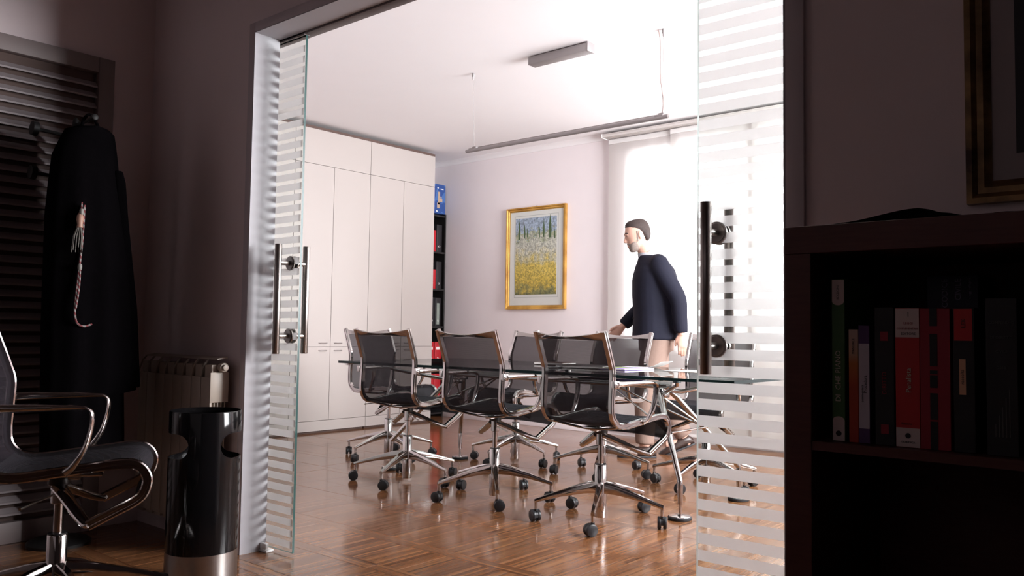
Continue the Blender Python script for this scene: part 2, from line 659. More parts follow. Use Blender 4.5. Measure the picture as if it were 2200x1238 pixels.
rows = []   # (y0, depth, kind)
y = 2.52
while y > DY0:
    y -= PT
y += 0.0
while y < 2.50:
    rows.append((y, .07, 'band'))
    rows.append((y + .07, PT - .07, 'tile'))
    y += PT
rows.append((2.52, .07, 'band'))
rows.append((2.59, .355, 'tile'))
rows.append((2.945, .10, 'tile'))
rows.append((3.045, .19, 'tile'))
y = 3.235
while y < CY1:
    rows.append((y, PT - .07, 'tile'))
    rows.append((y + PT - .07, .07, 'band'))
    y += PT
pm = {}
rest = {'tile': MB(), 'band': MB()}
cands = []
for ri, (y0, dp, kind) in enumerate(rows):
    if y0 + dp <= DY0 or y0 >= CY1:
        continue
    dp = min(dp, CY1 - y0)
    x = CX0 + (ri * .113) % PT - PT
    while x < DX1:
        xa, xb = max(x, CX0), min(x + PT, DX1)
        x += PT
        if xb - xa < .01:
            continue
        if y0 + dp / 2 < 1.96 and xa < DX0:
            xa = DX0
            if xb - xa < .01:
                continue
        if y0 + dp / 2 > 2.0 and xb > CX1:
            xb = CX1
            if xb - xa < .01:
                continue
        cx, cy = (xa + xb) / 2, y0 + dp / 2
        vis = inframe(cx, cy, 0, 40) and (cy < 2.1 or cx > -6.2) and not (cy < 1.95 and cx > -1.2)
        if cy < 2.6 and cx < -3.15 and cy > 1.95:
            vis = False
        cands.append((math.hypot(cx, cy), vis, kind, xa, xb, y0, dp))
cands.sort(key=lambda c: c[0])
cnt = {'tile': 0, 'band': 0}
for dist, vis, kind, xa, xb, y0, dp in cands:
    mat = M_parY if kind == 'tile' else M_parX
    if vis and cnt[kind] < 290:
        cnt[kind] += 1
        key = (kind, round(xb - xa, 3), round(dp, 3))
        if key not in pm:
            pm[key] = piece(xb - xa - G, dp - G, mat, 'parquet_tile' if kind == 'tile' else 'parquet_strip')
        link('parquet_tile' if kind == 'tile' else 'parquet_strip', pm[key], floor, (xa, y0, random.uniform(-.0003, .0003)))
    else:
        rest[kind].box(xa, xb - G, y0, y0 + dp - G, -.006, 0)
for kind, mat in (('tile', M_parY), ('band', M_parX)):
    o = rest[kind].obj('parquet_remainder', mat, floor, smooth=0)
    o['kind'] = 'stuff'

# ------------------------------------------------------------------ sliding glass doors
def glass_door(label, x0, x1, edge_x, hx, phase, edgemat):
    t = thing('glass_sliding_door', label, 'door', (x0, 2.09, 0))
    wd = x1 - x0
    g = MB()
    vs = [(x, yy, z) for x in (0, wd) for yy in (-.005, .005) for z in (.012, 2.170)]
    g.add(vs, [(0, 4, 5, 1), (2, 3, 7, 6)], 0)
    g.add(vs, [(0, 1, 3, 2), (4, 6, 7, 5), (0, 2, 6, 4), (1, 5, 7, 3)], 1)
    g.obj('glass_pane', [M_glass, edgemat], t, smooth=0)
    sm = MB().box(.004, wd - .004, -.0058, -.0051, -.0145, .0145).mesh('frosted_stripe', M_frost, smooth=0)
    z = phase + .0225
    while z > .075:
        z -= .045
    while z < 2.155:
        link('frosted_stripe', sm, t, (0, 0, z))
        z += .045
    # pull handle: a bar on either side of the pane, two through-posts with rosettes
    hxl = hx - x0
    for s in (-1, 1):
        h = MB()
        prof = [(.0135, .826), (.015, .828), (.015, 1.280), (.0135, 1.282)]
        h.lathe(prof, 20, (hxl, s * .07, 0))
        h.obj('handle_bar', M_steel, t)
        for zp in (.90, 1.205):
            MB().cyly(hxl, s * .0062, s * .066, zp, .0105, 16).obj('handle_post', M_steel, t)
            r = MB()
            for ya, yb, ra in ((.0062, .013, .031), (.013, .016, .027)):
                r.cyly(hxl, s * ya, s * yb, zp, ra, 28)
            r.obj('handle_rosette', M_steel, t, bevel=.0012, seg=1)
    MB().box(0, wd, -.014, .014, 2.170, 2.19).obj('top_clamp', M_track, t)
    return t


glass_door('left glass sliding door with frosted stripes, mostly slid behind the wall by the radiator', -4.15, -2.925, -2.925, -2.985, .7868, M_gedge)
glass_door('right glass sliding door with frosted stripes, beside the dark bookshelf', -1.10, .12, -1.10, -1.04, .7643, M_gedgew)
g = thing('floor_guide', 'small white floor guide block at the foot of the left glass door', 'door guide', (-3.075, 2.055, 0))
MB().box(-.03, .03, -.012, .026, 0, .011).obj('base_block', M_white, g, bevel=.003)
MB().box(-.022, .022, -.010, .006, .011, .036).obj('guide_lip', M_white, g, bevel=.004)

# ------------------------------------------------------------------ tall cream cabinets along the left wall
XC = -6.218
CW = .4304


def cabinet(y0, label):
    t = thing('tall_cabinet', label, 'cabinet', (XC, y0, 0), 0, 'run of tall cream cabinets')
    wd = 2 * CW
    b = MB()
    b.box(-.60, -.021, .001, wd - .001, .02, 2.741)
    b.obj('carcass', M_cabdark, t, smooth=0)
    MB().box(-.60, 0, .0015, wd - .0015, .018, .108).obj('plinth', M_cab, t, bevel=.001, seg=1)
    MB().box(-.60, -.03, .01, wd - .01, 0, .02).obj('base_gap_shade', M_cabdark, t, smooth=0)  # dark colour stands for the shadow gap under the plinth
    MB().box(-.60, -.004, .0, wd, 2.7415, 2.766).obj('top_gap_shade', M_cabdark, t, smooth=0)  # dark strip stands for the shade in the gap above the cabinet
    MB().box(-.0205, 0, .002, wd - .002, 2.4225, 2.741).obj('top_door', M_cab, t, bevel=.001, seg=1)
    for k in range(2):
        for za, zb, hz in ((.1115, .7705, .738), (.773, 2.4195, .806)):
            d = MB().box(-.0205, 0, k * CW + .002, (k + 1) * CW - .002, za, zb).obj('door', M_cab, t, bevel=.001, seg=1)
            yc = CW + (-.085 if k == 0 else .085)
            pts = catmull([(0, yc - .042, hz), (.016, yc - .034, hz), (.024, yc, hz), (.016, yc + .034, hz), (0, yc + .042, hz)], 5)
            MB().tube(pts, .0045, 8, sq=(1.3, 1)).obj('handle', M_alu, d)
    return t


cabinet(4.356, 'middle tall cream cabinet, behind the two end chairs')
cabinet(4.356 - 2 * CW, 'tall cream cabinet seen through the left glass door')
cabinet(4.356 + 2 * CW, 'last tall cream cabinet, next to the narrow black bookcase')

# ------------------------------------------------------------------ black bookcase in the corner with binders
BX = -6.5
bc = thing('corner_bookcase', 'narrow black bookcase squeezed between the cream cabinets and the back wall', 'bookcase', (BX, 6.085, 0))
BW = .452
for yy, nm in ((0, 'side_panel'), (BW - .018, 'side_panel')):
    MB().box(-.33, 0, yy, yy + .018, 0, 2.21).obj('side_panel', M_blackwood, bc, bevel=.001, seg=1)
MB().box(-.34, -.33, 0, BW, 0, 2.21).obj('back_panel', M_blackwood, bc, smooth=0)
SHZ = [.05, .165, .575, .98, 1.385, 1.79, 2.192]
for z in SHZ:
    MB().box(-.33, -.002, .018, BW - .018, z - .018, z).obj('shelf', M_blackwood, bc, smooth=0)

M_red = simple('red_binder_card', (0.42, 0.012, 0.02), 0.45, noise=0.08, scale=20)
M_blackcard = simple('black_binder_card', (0.014, 0.012, 0.014), 0.5, noise=0.1, scale=20)
M_paper = simple('white_paper', (0.78, 0.76, 0.74), 0.6, noise=0.02, scale=30)
M_greylab = simple('grey_green_label', (0.22, 0.25, 0.22), 0.6, noise=0.1, scale=30)
M_bluebox = None


def binder(y, z, wd, h, mat, label, labmat=None, lab=None):
    t = thing('binder', label, 'binder', (BX - .02, y, z + .0008), 0, 'binders in the black corner bookcase')
    MB().box(-.27, 0, 0, wd, 0, h).obj('cover', mat, t, bevel=.003)
    MB().box(-.262, -.008, .006, wd - .006, h - .004, h + .0).obj('page_block', M_paper, t, smooth=0)
    if labmat:
        a, b_, c_, d_ = lab
        MB().box(.0, .0008, a, b_, c_, d_).obj('spine_label', labmat, t, smooth=0)
    ring = MB()
    n = 14
    pts = [(.0006, wd / 2 + .011 * math.cos(2 * PI * k / n), .06 + .011 * math.sin(2 * PI * k / n)) for k in range(n + 1)]
    ring.tube(pts, .0022, 6)
    ring.obj('finger_ring', M_alu, t)
    return t


binder(6.305, 1.79, .10, .235, M_red, 'red binder on the upper shelf of the black corner bookcase')
binder(6.415, 1.79, .08, .30, M_blackcard, 'black binder right of the red one on the upper shelf')
binder(6.305, 1.385, .105, .21, M_red, 'red binder on the middle shelf of the black corner bookcase, second one down')
binder(6.418, 1.385, .08, .30, M_blackcard, 'black binder right of the red one on the middle shelf')
binder(6.32, .98, .085, .31, M_blackcard, 'plain black binder left of the labelled one')
binder(6.412, .98, .085, .31, M_blackcard, 'black binder with a long grey-green spine label above the table level', M_greylab, (.022, .062, .02, .25))
binder(6.315, .575, .095, .235, M_red, 'red binder behind the table edge, left of a pair', M_paper, (.03, .07, .15, .18))
binder(6.418, .575, .095, .235, M_red, 'red binder behind the table edge, right of a pair', M_paper, (.02, .07, .15, .18))
binder(6.315, .165, .095, .30, M_red, 'red binder on the lowest shelf, left of a pair')
binder(6.418, .165, .095, .30, M_red, 'red binder on the lowest shelf, right of a pair')


def m_bluebox():
    t = NT('blue_printed_card')
    p = t.princ((0.03, 0.08, 0.28), 0.45)
    tc = t.n('ShaderNodeTexCoord')
    nz = t.n('ShaderNodeTexNoise')
    nz.inputs['Scale'].default_value = 9
    t.l(tc.outputs['Object'], nz.inputs['Vector'])
    r = t.n('ShaderNodeValToRGB')
    r.color_ramp.interpolation = 'CONSTANT'
    r.color_ramp.elements[0].color = (0.022, 0.065, 0.24, 1)
    r.color_ramp.elements[1].color = (0.06, 0.14, 0.36, 1)
    r.color_ramp.elements[1].position = .55
    t.l(nz.outputs['Fac'], r.inputs[0])
    t.l(r.outputs[0], p.inputs['Base Color'])
    return t.done(p.outputs[0])


bb = thing('printed_box', 'blue printed cardboard box on top of the black corner bookcase', 'box', (BX - .01, 6.15, 2.2105))
MB().box(-.26, 0, 0, .378, 0, .322).obj('carton', m_bluebox(), bb, bevel=.002)
M_tan = simple('tan_print', (0.42, 0.30, 0.22), 0.5, noise=0.2, scale=40)
pr_ = MB()
for a, b_, c_, d_ in ((.262, .292, .10, .24), (.292, .330, .13, .165), (.25, .29, .06, .12), (.30, .318, .165, .19)):
    pr_.box(0, .0006, a, b_, c_, d_)
pr_.obj('printed_motif', M_tan, bb, smooth=0)
pr_ = MB()
for a, b_, c_, d_ in ((.25, .272, .276, .284), (.30, .345, .268, .277), (.235, .26, .02, .03)):
    pr_.box(0, .0006, a, b_, c_, d_)
pr_.obj('printed_line', M_paper, bb, smooth=0)

# ------------------------------------------------------------------ picture on the back wall
def m_gold(name='gilded_wood', c0=(0.36, 0.17, 0.03), c1=(0.72, 0.42, 0.10), sc=4):
    t = NT(name)
    p = t.princ(c1, 0.35, metal=0.55)
    tc = t.n('ShaderNodeTexCoord')
    nz = t.n('ShaderNodeTexNoise')
    nz.inputs['Scale'].default_value = sc
    nz.inputs['Detail'].default_value = 6
    t.l(tc.outputs['Object'], nz.inputs['Vector'])
    r = t.n('ShaderNodeValToRGB')
    r.color_ramp.elements[0].color = (*c0, 1)
    r.color_ramp.elements[0].position = .35
    r.color_ramp.elements[1].color = (*c1, 1)
    r.color_ramp.elements[1].position = .65
    t.l(nz.outputs['Fac'], r.inputs[0])
    t.l(r.outputs[0], p.inputs['Base Color'])
    return t.done(p.outputs[0])


def m_painting(wd, ht):
    """meadow print: blue hills, cypress greens, white blossom, yellow flowers (object coords, x 0..wd, z 0..ht)"""
    t = NT('meadow_print')
    p = t.princ((0.5, 0.5, 0.3), 0.55)
    tc = t.n('ShaderNodeTexCoord')
    sp = t.n('ShaderNodeSeparateXYZ')
    t.l(tc.outputs['Object'], sp.inputs[0])
    nz = t.n('ShaderNodeTexNoise')
    nz.inputs['Scale'].default_value = 16
    nz.inputs['Detail'].default_value = 8
    t.l(tc.outputs['Object'], nz.inputs['Vector'])
    h = t.n('ShaderNodeMath', operation='DIVIDE')
    t.l(sp.outputs[2], h.inputs[0])
    h.inputs[1].default_value = ht
    ad = t.n('ShaderNodeMath', operation='MULTIPLY_ADD')
    t.l(nz.outputs['Fac'], ad.inputs[0])
    ad.inputs[1].default_value = .50
    t.l(h.outputs[0], ad.inputs[2])
    ramp = t.n('ShaderNodeValToRGB')
    e = ramp.color_ramp.elements
    e[0].position = .16
    e[0].color = (0.09, 0.11, 0.07, 1)
    e[1].position = 1.0
    e[1].color = (0.36, 0.40, 0.52, 1)
    for pos, c in ((.28, (0.30, 0.25, 0.09)), (.38, (0.60, 0.40, 0.07)), (.58, (0.64, 0.45, 0.11)), (.68, (0.56, 0.47, 0.30)),
                   (.78, (0.56, 0.51, 0.46)), (.90, (0.52, 0.48, 0.42)), (.955, (0.36, 0.35, 0.22))):
        el = e.new(pos)
        el.color = (*c, 1)
    # the scene sits slightly lower than its noise, keep the sky at the top edge
    h.inputs[1].default_value = ht * 1.12
    t.l(ad.outputs[0], ramp.inputs[0])
    # dabs of paint
    mp = t.n('ShaderNodeMapping')
    mp.inputs['Scale'].default_value = (85, 1, 70)
    t.l(tc.outputs['Object'], mp.inputs[0])
    vo = t.n('ShaderNodeTexVoronoi')
    vo.inputs['Scale'].default_value = 1.0
    t.l(mp.outputs[0], vo.inputs['Vector'])
    sc = t.n('ShaderNodeSeparateColor')
    t.l(vo.outputs['Color'], sc.inputs[0])
    mr = t.n('ShaderNodeMapRange')
    mr.inputs['To Min'].default_value = .62
    mr.inputs['To Max'].default_value = 1.45
    t.l(sc.outputs[0], mr.inputs[0])
    mul = t.n('ShaderNodeMix', data_type='RGBA', blend_type='MULTIPLY')
    mul.inputs['Factor'].default_value = 1
    t.l(ramp.outputs[0], mul.inputs['A'])
    t.l(mr.outputs[0], mul.inputs['B'])
    # dark trunks
    mp2 = t.n('ShaderNodeMapping')
    mp2.inputs['Scale'].default_value = (55, 1, 5)
    t.l(tc.outputs['Object'], mp2.inputs[0])
    n3 = t.n('ShaderNodeTexNoise')
    n3.inputs['Scale'].default_value = 1
    n3.inputs['Detail'].default_value = 3
    t.l(mp2.outputs[0], n3.inputs['Vector'])
    st = t.n('ShaderNodeMapRange')
    st.inputs['From Min'].default_value = .62
    st.inputs['From Max'].default_value = .70
    st.inputs['To Max'].default_value = .65
    t.l(n3.outputs['Fac'], st.inputs[0])
    m3 = t.n('ShaderNodeMix', data_type='RGBA', blend_type='MIX')
    t.l(st.outputs[0], m3.inputs['Factor'])
    t.l(mul.outputs['Result'], m3.inputs['A'])
    m3.inputs['B'].default_value = (0.12, 0.10, 0.07, 1)
    t.l(m3.outputs['Result'], p.inputs['Base Color'])
    return t.done(p.outputs[0])


def picture_frame(mb, w_, h_, fw_, dep, step=True):
    """mitred moulding as four lofted sides around (0..w,0..h) in XZ, facing -Y"""
    prof = [(0, 0), (0, -dep), (fw_ * .25, -dep), (fw_ * .45, -dep * .72), (fw_ * .7, -dep * .72), (fw_ * .85, -dep * .5), (fw_, -dep * .4), (fw_, 0)]
    corners = [(0, 0, 1, 1), (w_, 0, -1, 1), (w_, h_, -1, -1), (0, h_, 1, -1)]
    rings = []
    for cx, cz, sx, sz in corners:
        rings.append([(cx + sx * a, b, cz + sz * a) for a, b in prof])
    mb.rings(rings, False, 0, closed=True)
    return mb


PX0, PX1, PZ0, PZ1 = -5.61, -4.853, 1.160, 2.190
pic = thing('framed_print', 'gold framed print of a yellow flower meadow on the back wall', 'picture', (PX0, CY1 - .002, PZ0))
pw, ph = PX1 - PX0, PZ1 - PZ0
picture_frame(MB(), pw, ph, .040, .032).obj('frame', m_gold(), pic, smooth=20)
MB().box(.035, pw - .035, -.010, -.004, .035, ph - .035).obj('mat_board', simple('grey_white_mat', (0.84, 0.775, 0.77), 0.7, noise=0.02, scale=50), pic, smooth=0)
bevl = MB()
for q in ((.100, pw - .098, .118, .121), (.100, pw - .098, .945, .948), (.100, .103, .118, .948), (pw - .101, pw - .098, .118, .948)):
    bevl.box(q[0], q[1], -.0107, -.010, q[2], q[3])
bevl.obj('mat_line', simple('mat_line_ink', (0.40, 0.38, 0.36), 0.7, noise=0.02), pic, smooth=0)
art = MB().box(0, .525, 0, .002, 0, .775).obj('print', m_painting(.525, .775), pic, smooth=0, loc=(.113, -.0125, .147))
M_cyp = simple('cypress_print_green', (0.075, 0.12, 0.05), 0.6, noise=0.3, scale=60)
cy = MB()
for xx, w_, zb, h_ in ((.05, .026, .56, .20), (.12, .020, .57, .15), (.155, .014, .58, .10), (.31, .016, .57, .12), (.365, .020, .57, .18), (.445, .036, .56, .24), (.50, .02, .55, .10)):
    pts = [(xx - w_ * .35, zb), (xx - w_ * .5, zb + h_ * .3), (xx - w_ * .3, zb + h_ * .75), (xx, zb + h_), (xx + w_ * .3, zb + h_ * .7), (xx + w_ * .5, zb + h_ * .3), (xx + w_ * .35, zb)]
    cy.rings([[(a, yy, b) for a, b in pts] for yy in (-.0006, 0)])
cy.obj('printed_cypress', M_cyp, art, smooth=0)
MB().box(.035, pw - .035, -.0165, -.0148, .035, ph - .035).obj('picture_glass', M_glass, pic, smooth=0)
hk = MB().tube([(pw * .5 - .01, -.004, ph - .002), (pw * .5, -.004, ph + .012), (pw * .5 + .01, -.004, ph - .002)], .003, 6)
hk.obj('hanging_hook', M_steel, pic)

# ------------------------------------------------------------------ curtain rail and panels
rail = thing('curtain_rail', 'white aluminium curtain track along the top of the windows', 'curtain rail', (-4.36, 6.465, 2.735))
rb = MB()
for k in range(4):
    rb.box(0, 3.80, -.052 + k * .026, -.052 + k * .026 + .020, .008, .034)
rb.box(0, 3.80, -.056, .052, .030, .040)
rb.obj('track', simple('white_track', (0.60, 0.56, 0.54), 0.45, noise=0.02), rail, bevel=.0015, seg=1)
MB().box(-.006, 0, -.058, .054, .004, .044).obj('end_cap', M_white, rail, bevel=.001, seg=1)
for k in range(5):
    MB().box(.2 + k * .8, .24 + k * .8, -.01, .11, .040, .052).obj('bracket', M_white, rail)
panels = [(-4.345, -3.60, .030), (-3.68, -2.895, .004), (-2.915, -2.15, -.021), (-2.20, -1.42, -.047), (-1.46, -.70, .030)]
clabel = ['leftmost white curtain panel, beside the blank wall with the picture', 'second white curtain panel, right behind the walking person',
          'third white curtain panel, seen through the right glass door', 'fourth white curtain panel, hidden beyond the right glass door', 'last white curtain panel at the right end of the track']
for (a, b, dy), lb in zip(panels, clabel):
    t = thing('window_curtain', lb, 'curtain', (a, 6.472 + dy, .07), 0, 'white curtain panels')
    wd = b - a
    nx, nz_ = 24, 6
    pts = [[(wd * i / nx, .0025 * math.sin(i * 1.1 + j * .4) , 2.62 * j / nz_) for i in range(nx + 1)] for j in range(nz_ + 1)]
    MB().grid(pts).obj('cloth', M_curtain, t, smooth=80)
    MB().box(0, wd, -.006, .006, 2.62, 2.665).obj('top_bar', M_white, t, bevel=.002, seg=1)
    MB().box(0, wd, -.005, .005, -.012, .014).obj('weight_bar', M_white, t, bevel=.002, seg=1)
# ------------------------------------------------------------------ ceiling fittings
lb = thing('lamp_canopy', 'short grey metal box fixed to the ceiling above the table', 'lamp', (-3.553, 4.33, CEIL))
MB().box(0, .49, 0, .075, -.062, -.008).obj('housing', M_lamp, lb, bevel=.003)
MB().box(.02, .47, .01, .065, -.008, 0).obj('mount_plate', M_track, lb)
MB().box(.485, .492, -.002, .077, -.064, -.002).obj('end_cap', M_lamp, lb, bevel=.002)
pl = thing('pendant_lamp', 'long thin linear lamp hanging on two wires over the table', 'pendant lamp', (-4.183, 4.414, 2.244))
L = 1.660
MB().cylx(0, L, 0, 0, .0135, 16).obj('lamp_tube', M_lamp, pl)
MB().box(.03, L - .04, .040, .062, .020, .034).obj('upper_rail', M_lamp, pl, bevel=.003)
for xx in (.02, L - .09):
    b = MB()
    b.box(xx, xx + .06, -.014, .060, .004, .016)
    b.box(xx + .012, xx + .05, .012, .04, .014, .032)
    b.obj('bracket', M_lamp, pl, bevel=.002, seg=1)
for xx in (0, L):
    s = -1 if xx == 0 else 1
    MB().cylx(xx, xx + s * .012, 0, 0, .0125, 16).obj('end_cap', M_white if s > 0 else M_lamp, pl)
for xa, ya, xb, yb in ((.035, .03, .075, -.031), (L - .03 - .03, .03, L - .053, .031)):
    MB().tube([(xa, ya, .03), (xb, yb, CEIL - 2.244 - .045)], .0016, 6).obj('suspension_wire', M_wire, pl)
    MB().lathe([(.010, 0), (.010, -.022), (.006, -.03), (.006, -.042), (.0025, -.05)], 14, (xb, yb, CEIL - 2.244)).obj('ceiling_mount', M_wire, pl)
cbl = catmull([(L - .055, .03, .03), (L - .052, .032, .12), (L - .062, .02, .22), (L - .064, .015, .34), (L - .066, .018, .46), (L - .078, .022, .53), (L - .088, .025, CEIL - 2.244)], 6)
MB().tube(cbl, .0035, 8).obj('power_cable', simple('pinkish_cable', (0.40, 0.30, 0.28), 0.5, noise=0.05), pl)

# ------------------------------------------------------------------ glass conference table
TC = V(-3.14, 4.15, 0)
tb = thing('conference_table', 'long glass conference table on a chrome strut frame', 'table', TC)
tx0, tx1, ty = -4.572 - TC.x, -1.705 - TC.x, .56
g = MB()
vs = [(x, y, z) for x in (tx0, tx1) for y in (-ty, ty) for z in (.7045, .720)]
g.add(vs, [(0, 2, 6, 4), (1, 5, 7, 3)], 0)
g.add(vs, [(0, 1, 3, 2), (4, 6, 7, 5), (0, 4, 5, 1), (2, 3, 7, 6)], 1)
g.obj('glass_top', [M_tglass, M_tedge], tb, smooth=0)
fx = -3.19 - TC.x
MB().cylx(fx - .86, fx + .86, 0, .645, .022, 20).obj('spine_tube', M_chrome, tb)
MB().cylx(fx - .80, fx + .80, -.055, .640, .012, 16).obj('side_tube', M_chrome, tb)
MB().cylx(fx - .80, fx + .80, .055, .640, .012, 16).obj('side_tube', M_chrome, tb)
for s in (-1, 1):
    xa = fx + s * .80
    nb = MB()
    nb.box(xa - .03, xa + .03, -.075, .075, .60, .632)
    nb.box(xa - .02, xa + .02, -.03, .03, .575, .61)
    nb.obj('clamp_block', M_chrome, tb, bevel=.006)
    for q in (-1, 1):
        xk, yk = fx + s * 1.085, q * .335
        lg = MB()
        lg.tube([(xa, q * .06, .608), (xa + s * .03, q * .09, .575), (xk, yk, .19), (xk + s * .002, yk, .175)], [.015, .0165, .0145, .013], 12)
        lg.tube([(xk, yk, .195), (xk, yk, .17), (xk + s * .002, yk, .075)], [.0125, .015, .0125], 12)
        lg.tube([(xk + s * .002, yk, .078), (xk + s * .002, yk, .02)], .0075, 10)
        l_ = lg.obj('leg', M_chrome, tb)
        ft = MB()
        ft.lathe([(.058, .0005), (.060, .004), (.060, .013), (.056, .017)], 28, (xk, yk, 0))
        fo = ft.obj('foot_disc', M_rubber, l_)
        MB().lathe([(.055, .0165), (.053, .0195), (.012, .021), (.012, .027)], 28, (xk, yk, 0)).obj('foot_plate', M_chrome, l_)
        # outrigger carrying the glass
        xo, yo = fx + s * 1.08, q * .36
        og = MB().tube([(xa + s * .01, q * .05, .612), (xa + s * .06, q * .09, .608), (xo, yo, .672), (xo, yo, .69)], [.012, .0125, .010, .010], 12)
        o_ = og.obj('outrigger_arm', M_chrome, tb)
        MB().lathe([(.020, .684), (.020, .700), (.017, .7043)], 18, (xo, yo, 0)).obj('rubber_pad', M_rubber, o_)
        # bracing rods
        mid = V(xa + s * .03, q * .09, .575).lerp(V(xk, yk, .19), .42)
        for p in ((fx + s * .42, 0, .642), (xa - s * .02, -q * .04, .60)):
            MB().tube([p, tuple(mid)], .0055, 8).obj('brace_rod', M_chrome, tb)
    MB().tube([(fx + s * .96, -.20, .41), (fx + s * .96, .20, .41)], .006, 8).obj('brace_rod', M_chrome, tb)

# ------------------------------------------------------------------ mesh-back swivel chairs
RAILX = .217


def rail_pts():
    a = catmull([(-.248, .937), (-.199, .803), (-.181, .754), (-.187, .69)] if False else
                [V(0, -.248, .937), V(0, -.222, .868), V(0, -.197, .80), V(0, -.181, .745), V(0, -.184, .665), V(0, -.187, .585), V(0, -.178, .535), V(0, -.142, .500),
                 V(0, -.085, .491), V(0, .0, .500), V(0, .075, .509), V(0, .19, .521), V(0, .238, .512), V(0, .262, .478), V(0, .256, .438), V(0, .232, .410), V(0, .165, .375), V(0, .105, .344)], 5)
    return [(p.y, p.z) for p in a]


RP = rail_pts()


def sweep_yz(path, x, prof):
    """sweep a (lateral, normal) section along a path in the plane x=const"""
    rings = []
    n = len(path)
    for i, (y, z) in enumerate(path):
        a, b = path[max(i - 1, 0)], path[min(i + 1, n - 1)]
        dy, dz = b[0] - a[0], b[1] - a[1]
        l_ = math.hypot(dy, dz)
        ny, nz_ = -dz / l_, dy / l_
        rings.append([(x + u, y + ny * v_, z + nz_ * v_) for u, v_ in prof])
    return rings


def side_profile(s):
    # extruded aluminium with a groove on its outer face
    w2, h2 = .0115, .015
    pts = [(-w2, -h2 + .004), (-w2 + .004, -h2), (w2 - .004, -h2), (w2, -h2 + .004), (w2, -.004), (w2 - .004, -.003), (w2 - .004, .003), (w2, .004),
           (w2, h2 - .004), (w2 - .004, h2), (-w2 + .004, h2), (-w2, h2 - .004)]
    return [(u * s, v_) for u, v_ in pts]


def sling_mesh(name, i0, i1, mat):
    nx = 10
    sub = RP[i0:i1]
    top, bot = [], []
    n = len(RP)
    for k, (y, z) in enumerate(sub):
        i = i0 + k
        a, b = RP[max(i - 1, 0)], RP[min(i + 1, n - 1)]
        dy, dz = b[0] - a[0], b[1] - a[1]
        l_ = math.hypot(dy, dz)
        ny, nz_ = dz / l_, -dy / l_    # outward (back / below)
        sag = .010
        rt, rbm = [], []
        for j in range(nx + 1):
            u = -1 + 2 * j / nx
            g_ = sag * (1 - u * u)
            x = u * (RAILX - .008)
            rt.append((x, y + ny * g_, z + nz_ * g_))
            rbm.append((x, y + ny * (g_ + .003), z + nz_ * (g_ + .003)))
        top.append(rt)
        bot.append(rbm)
    m = MB()
    m.grid(top)
    m.grid(bot)
    return m.mesh(name, mat, smooth=80)


ibend = min(range(len(RP)), key=lambda i: (RP[i][0] + .160) ** 2 + (RP[i][1] - .512) ** 2)
itop = 3
iflap = min(range(len(RP)), key=lambda i: (RP[i][0] - .232) ** 2 + (RP[i][1] - .410) ** 2)
ME = {}
ME['backrest'] = sling_mesh('backrest', itop, ibend + 1, M_sling)
ME['seat'] = sling_mesh('seat', ibend, iflap + 1, M_seat)
for s in (-1, 1):
    m = MB().rings(sweep_yz(RP, s * RAILX, side_profile(s)))
    ME['side_frame', s] = m.mesh('side_frame', M_chrome, smooth=35)
    # armrest: clamp, forward blade, bend, drop down to the seat rail
    ax = s * (RAILX + .030)
    pa = catmull([V(s * (RAILX + .016), -.186, .690), V(ax, -.15, .692), V(ax + s * .004, -.02, .693), V(ax + s * .006, .07, .6925), V(ax + s * .006, .098, .688),
                  V(ax + s * .006, .110, .672), V(ax + s * .004, .108, .630), V(ax + s * .001, .092, .570), V(ax - s * .006, .062, .520), V(s * (RAILX + .014), .040, .500)], 5)
    n = len(pa)
    rings = []
    for i, p in enumerate(pa):
        a, b = pa[max(i - 1, 0)], pa[min(i + 1, n - 1)]
        d = (b - a).normalized()
        lat = V(1, 0, 0)
        nor = d.cross(lat).normalized()
        k = i / (n - 1)
        # thickness along the normal, width across
        th = .016 - .011 * min(1, k / .45) if k < .45 else (.005 + .006 * ((k - .45) / .55))
        wd = .0085 + .008 * min(1, k / .35) if k < .7 else .0165 - .008 * ((k - .7) / .3)
        rings.append([p + lat * (wd * math.cos(2 * PI * j / 10)) + nor * (th * math.sin(2 * PI * j / 10)) for j in range(10)])
    ME['armrest', s] = MB().rings(rings).mesh('armrest', M_chrome, smooth=50)
    m = MB()
    m.box(s * (RAILX + .010), s * (RAILX + .032), -.203, -.168, .672, .708)
    m.cylx(s * (RAILX + .030), s * (RAILX + .034), -.186, .690, .006, 10)
    ME['arm_clamp', s] = m.mesh('arm_clamp', M_chrome, bevel=.004)
    # support arm from the hub to the lower front corner of the side frame
    pa = catmull([V(s * .020, .0, .425), V(s * .075, .030, .402), V(s * .15, .070, .368), V(s * .205, .100, .347), V(s * RAILX, .112, .347)], 5)
    rr = [.019 - .006 * i / (len(pa) - 1) for i in range(len(pa))]
    ME['support_arm', s] = MB().tube(pa, rr, 12, sq=(1.25, .8)).mesh('support_arm', M_chrome)
# saddle-shaped top rail
rings = []
for j in range(17):
    u = -1 + 2 * j / 16
    x = u * (RAILX - .006)
    zt = .936 - .022 * (1 - u * u)
    zb = .893 + .004 * (1 - u * u)
    yt, yb_ = -.250 - .020 * (1 - u * u), -.232 - .016 * (1 - u * u)
    t_ = .0075
    rings.append([(x, yt - t_, zt - .004), (x, yt, zt), (x, yt + t_, zt - .004), (x, yb_ + t_, zb + .003), (x, yb_, zb), (x, yb_ - t_, zb + .003)])
ME['top_rail'] = MB().rings(rings).mesh('top_rail', M_chrome, smooth=50)
m = MB()
for s in (-1, 1):
    m.box(s * (RAILX - .024), s * (RAILX + .0125), -.262, -.228, .884, .936)
ME['corner_bracket'] = None
mm = MB().tube(catmull([V(-RAILX, -.12, .490), V(-.14, -.10, .474), V(0, -.09, .462), V(.14, -.10, .474), V(RAILX, -.12, .490)], 5), .0075, 10, sq=(1.5, .8))
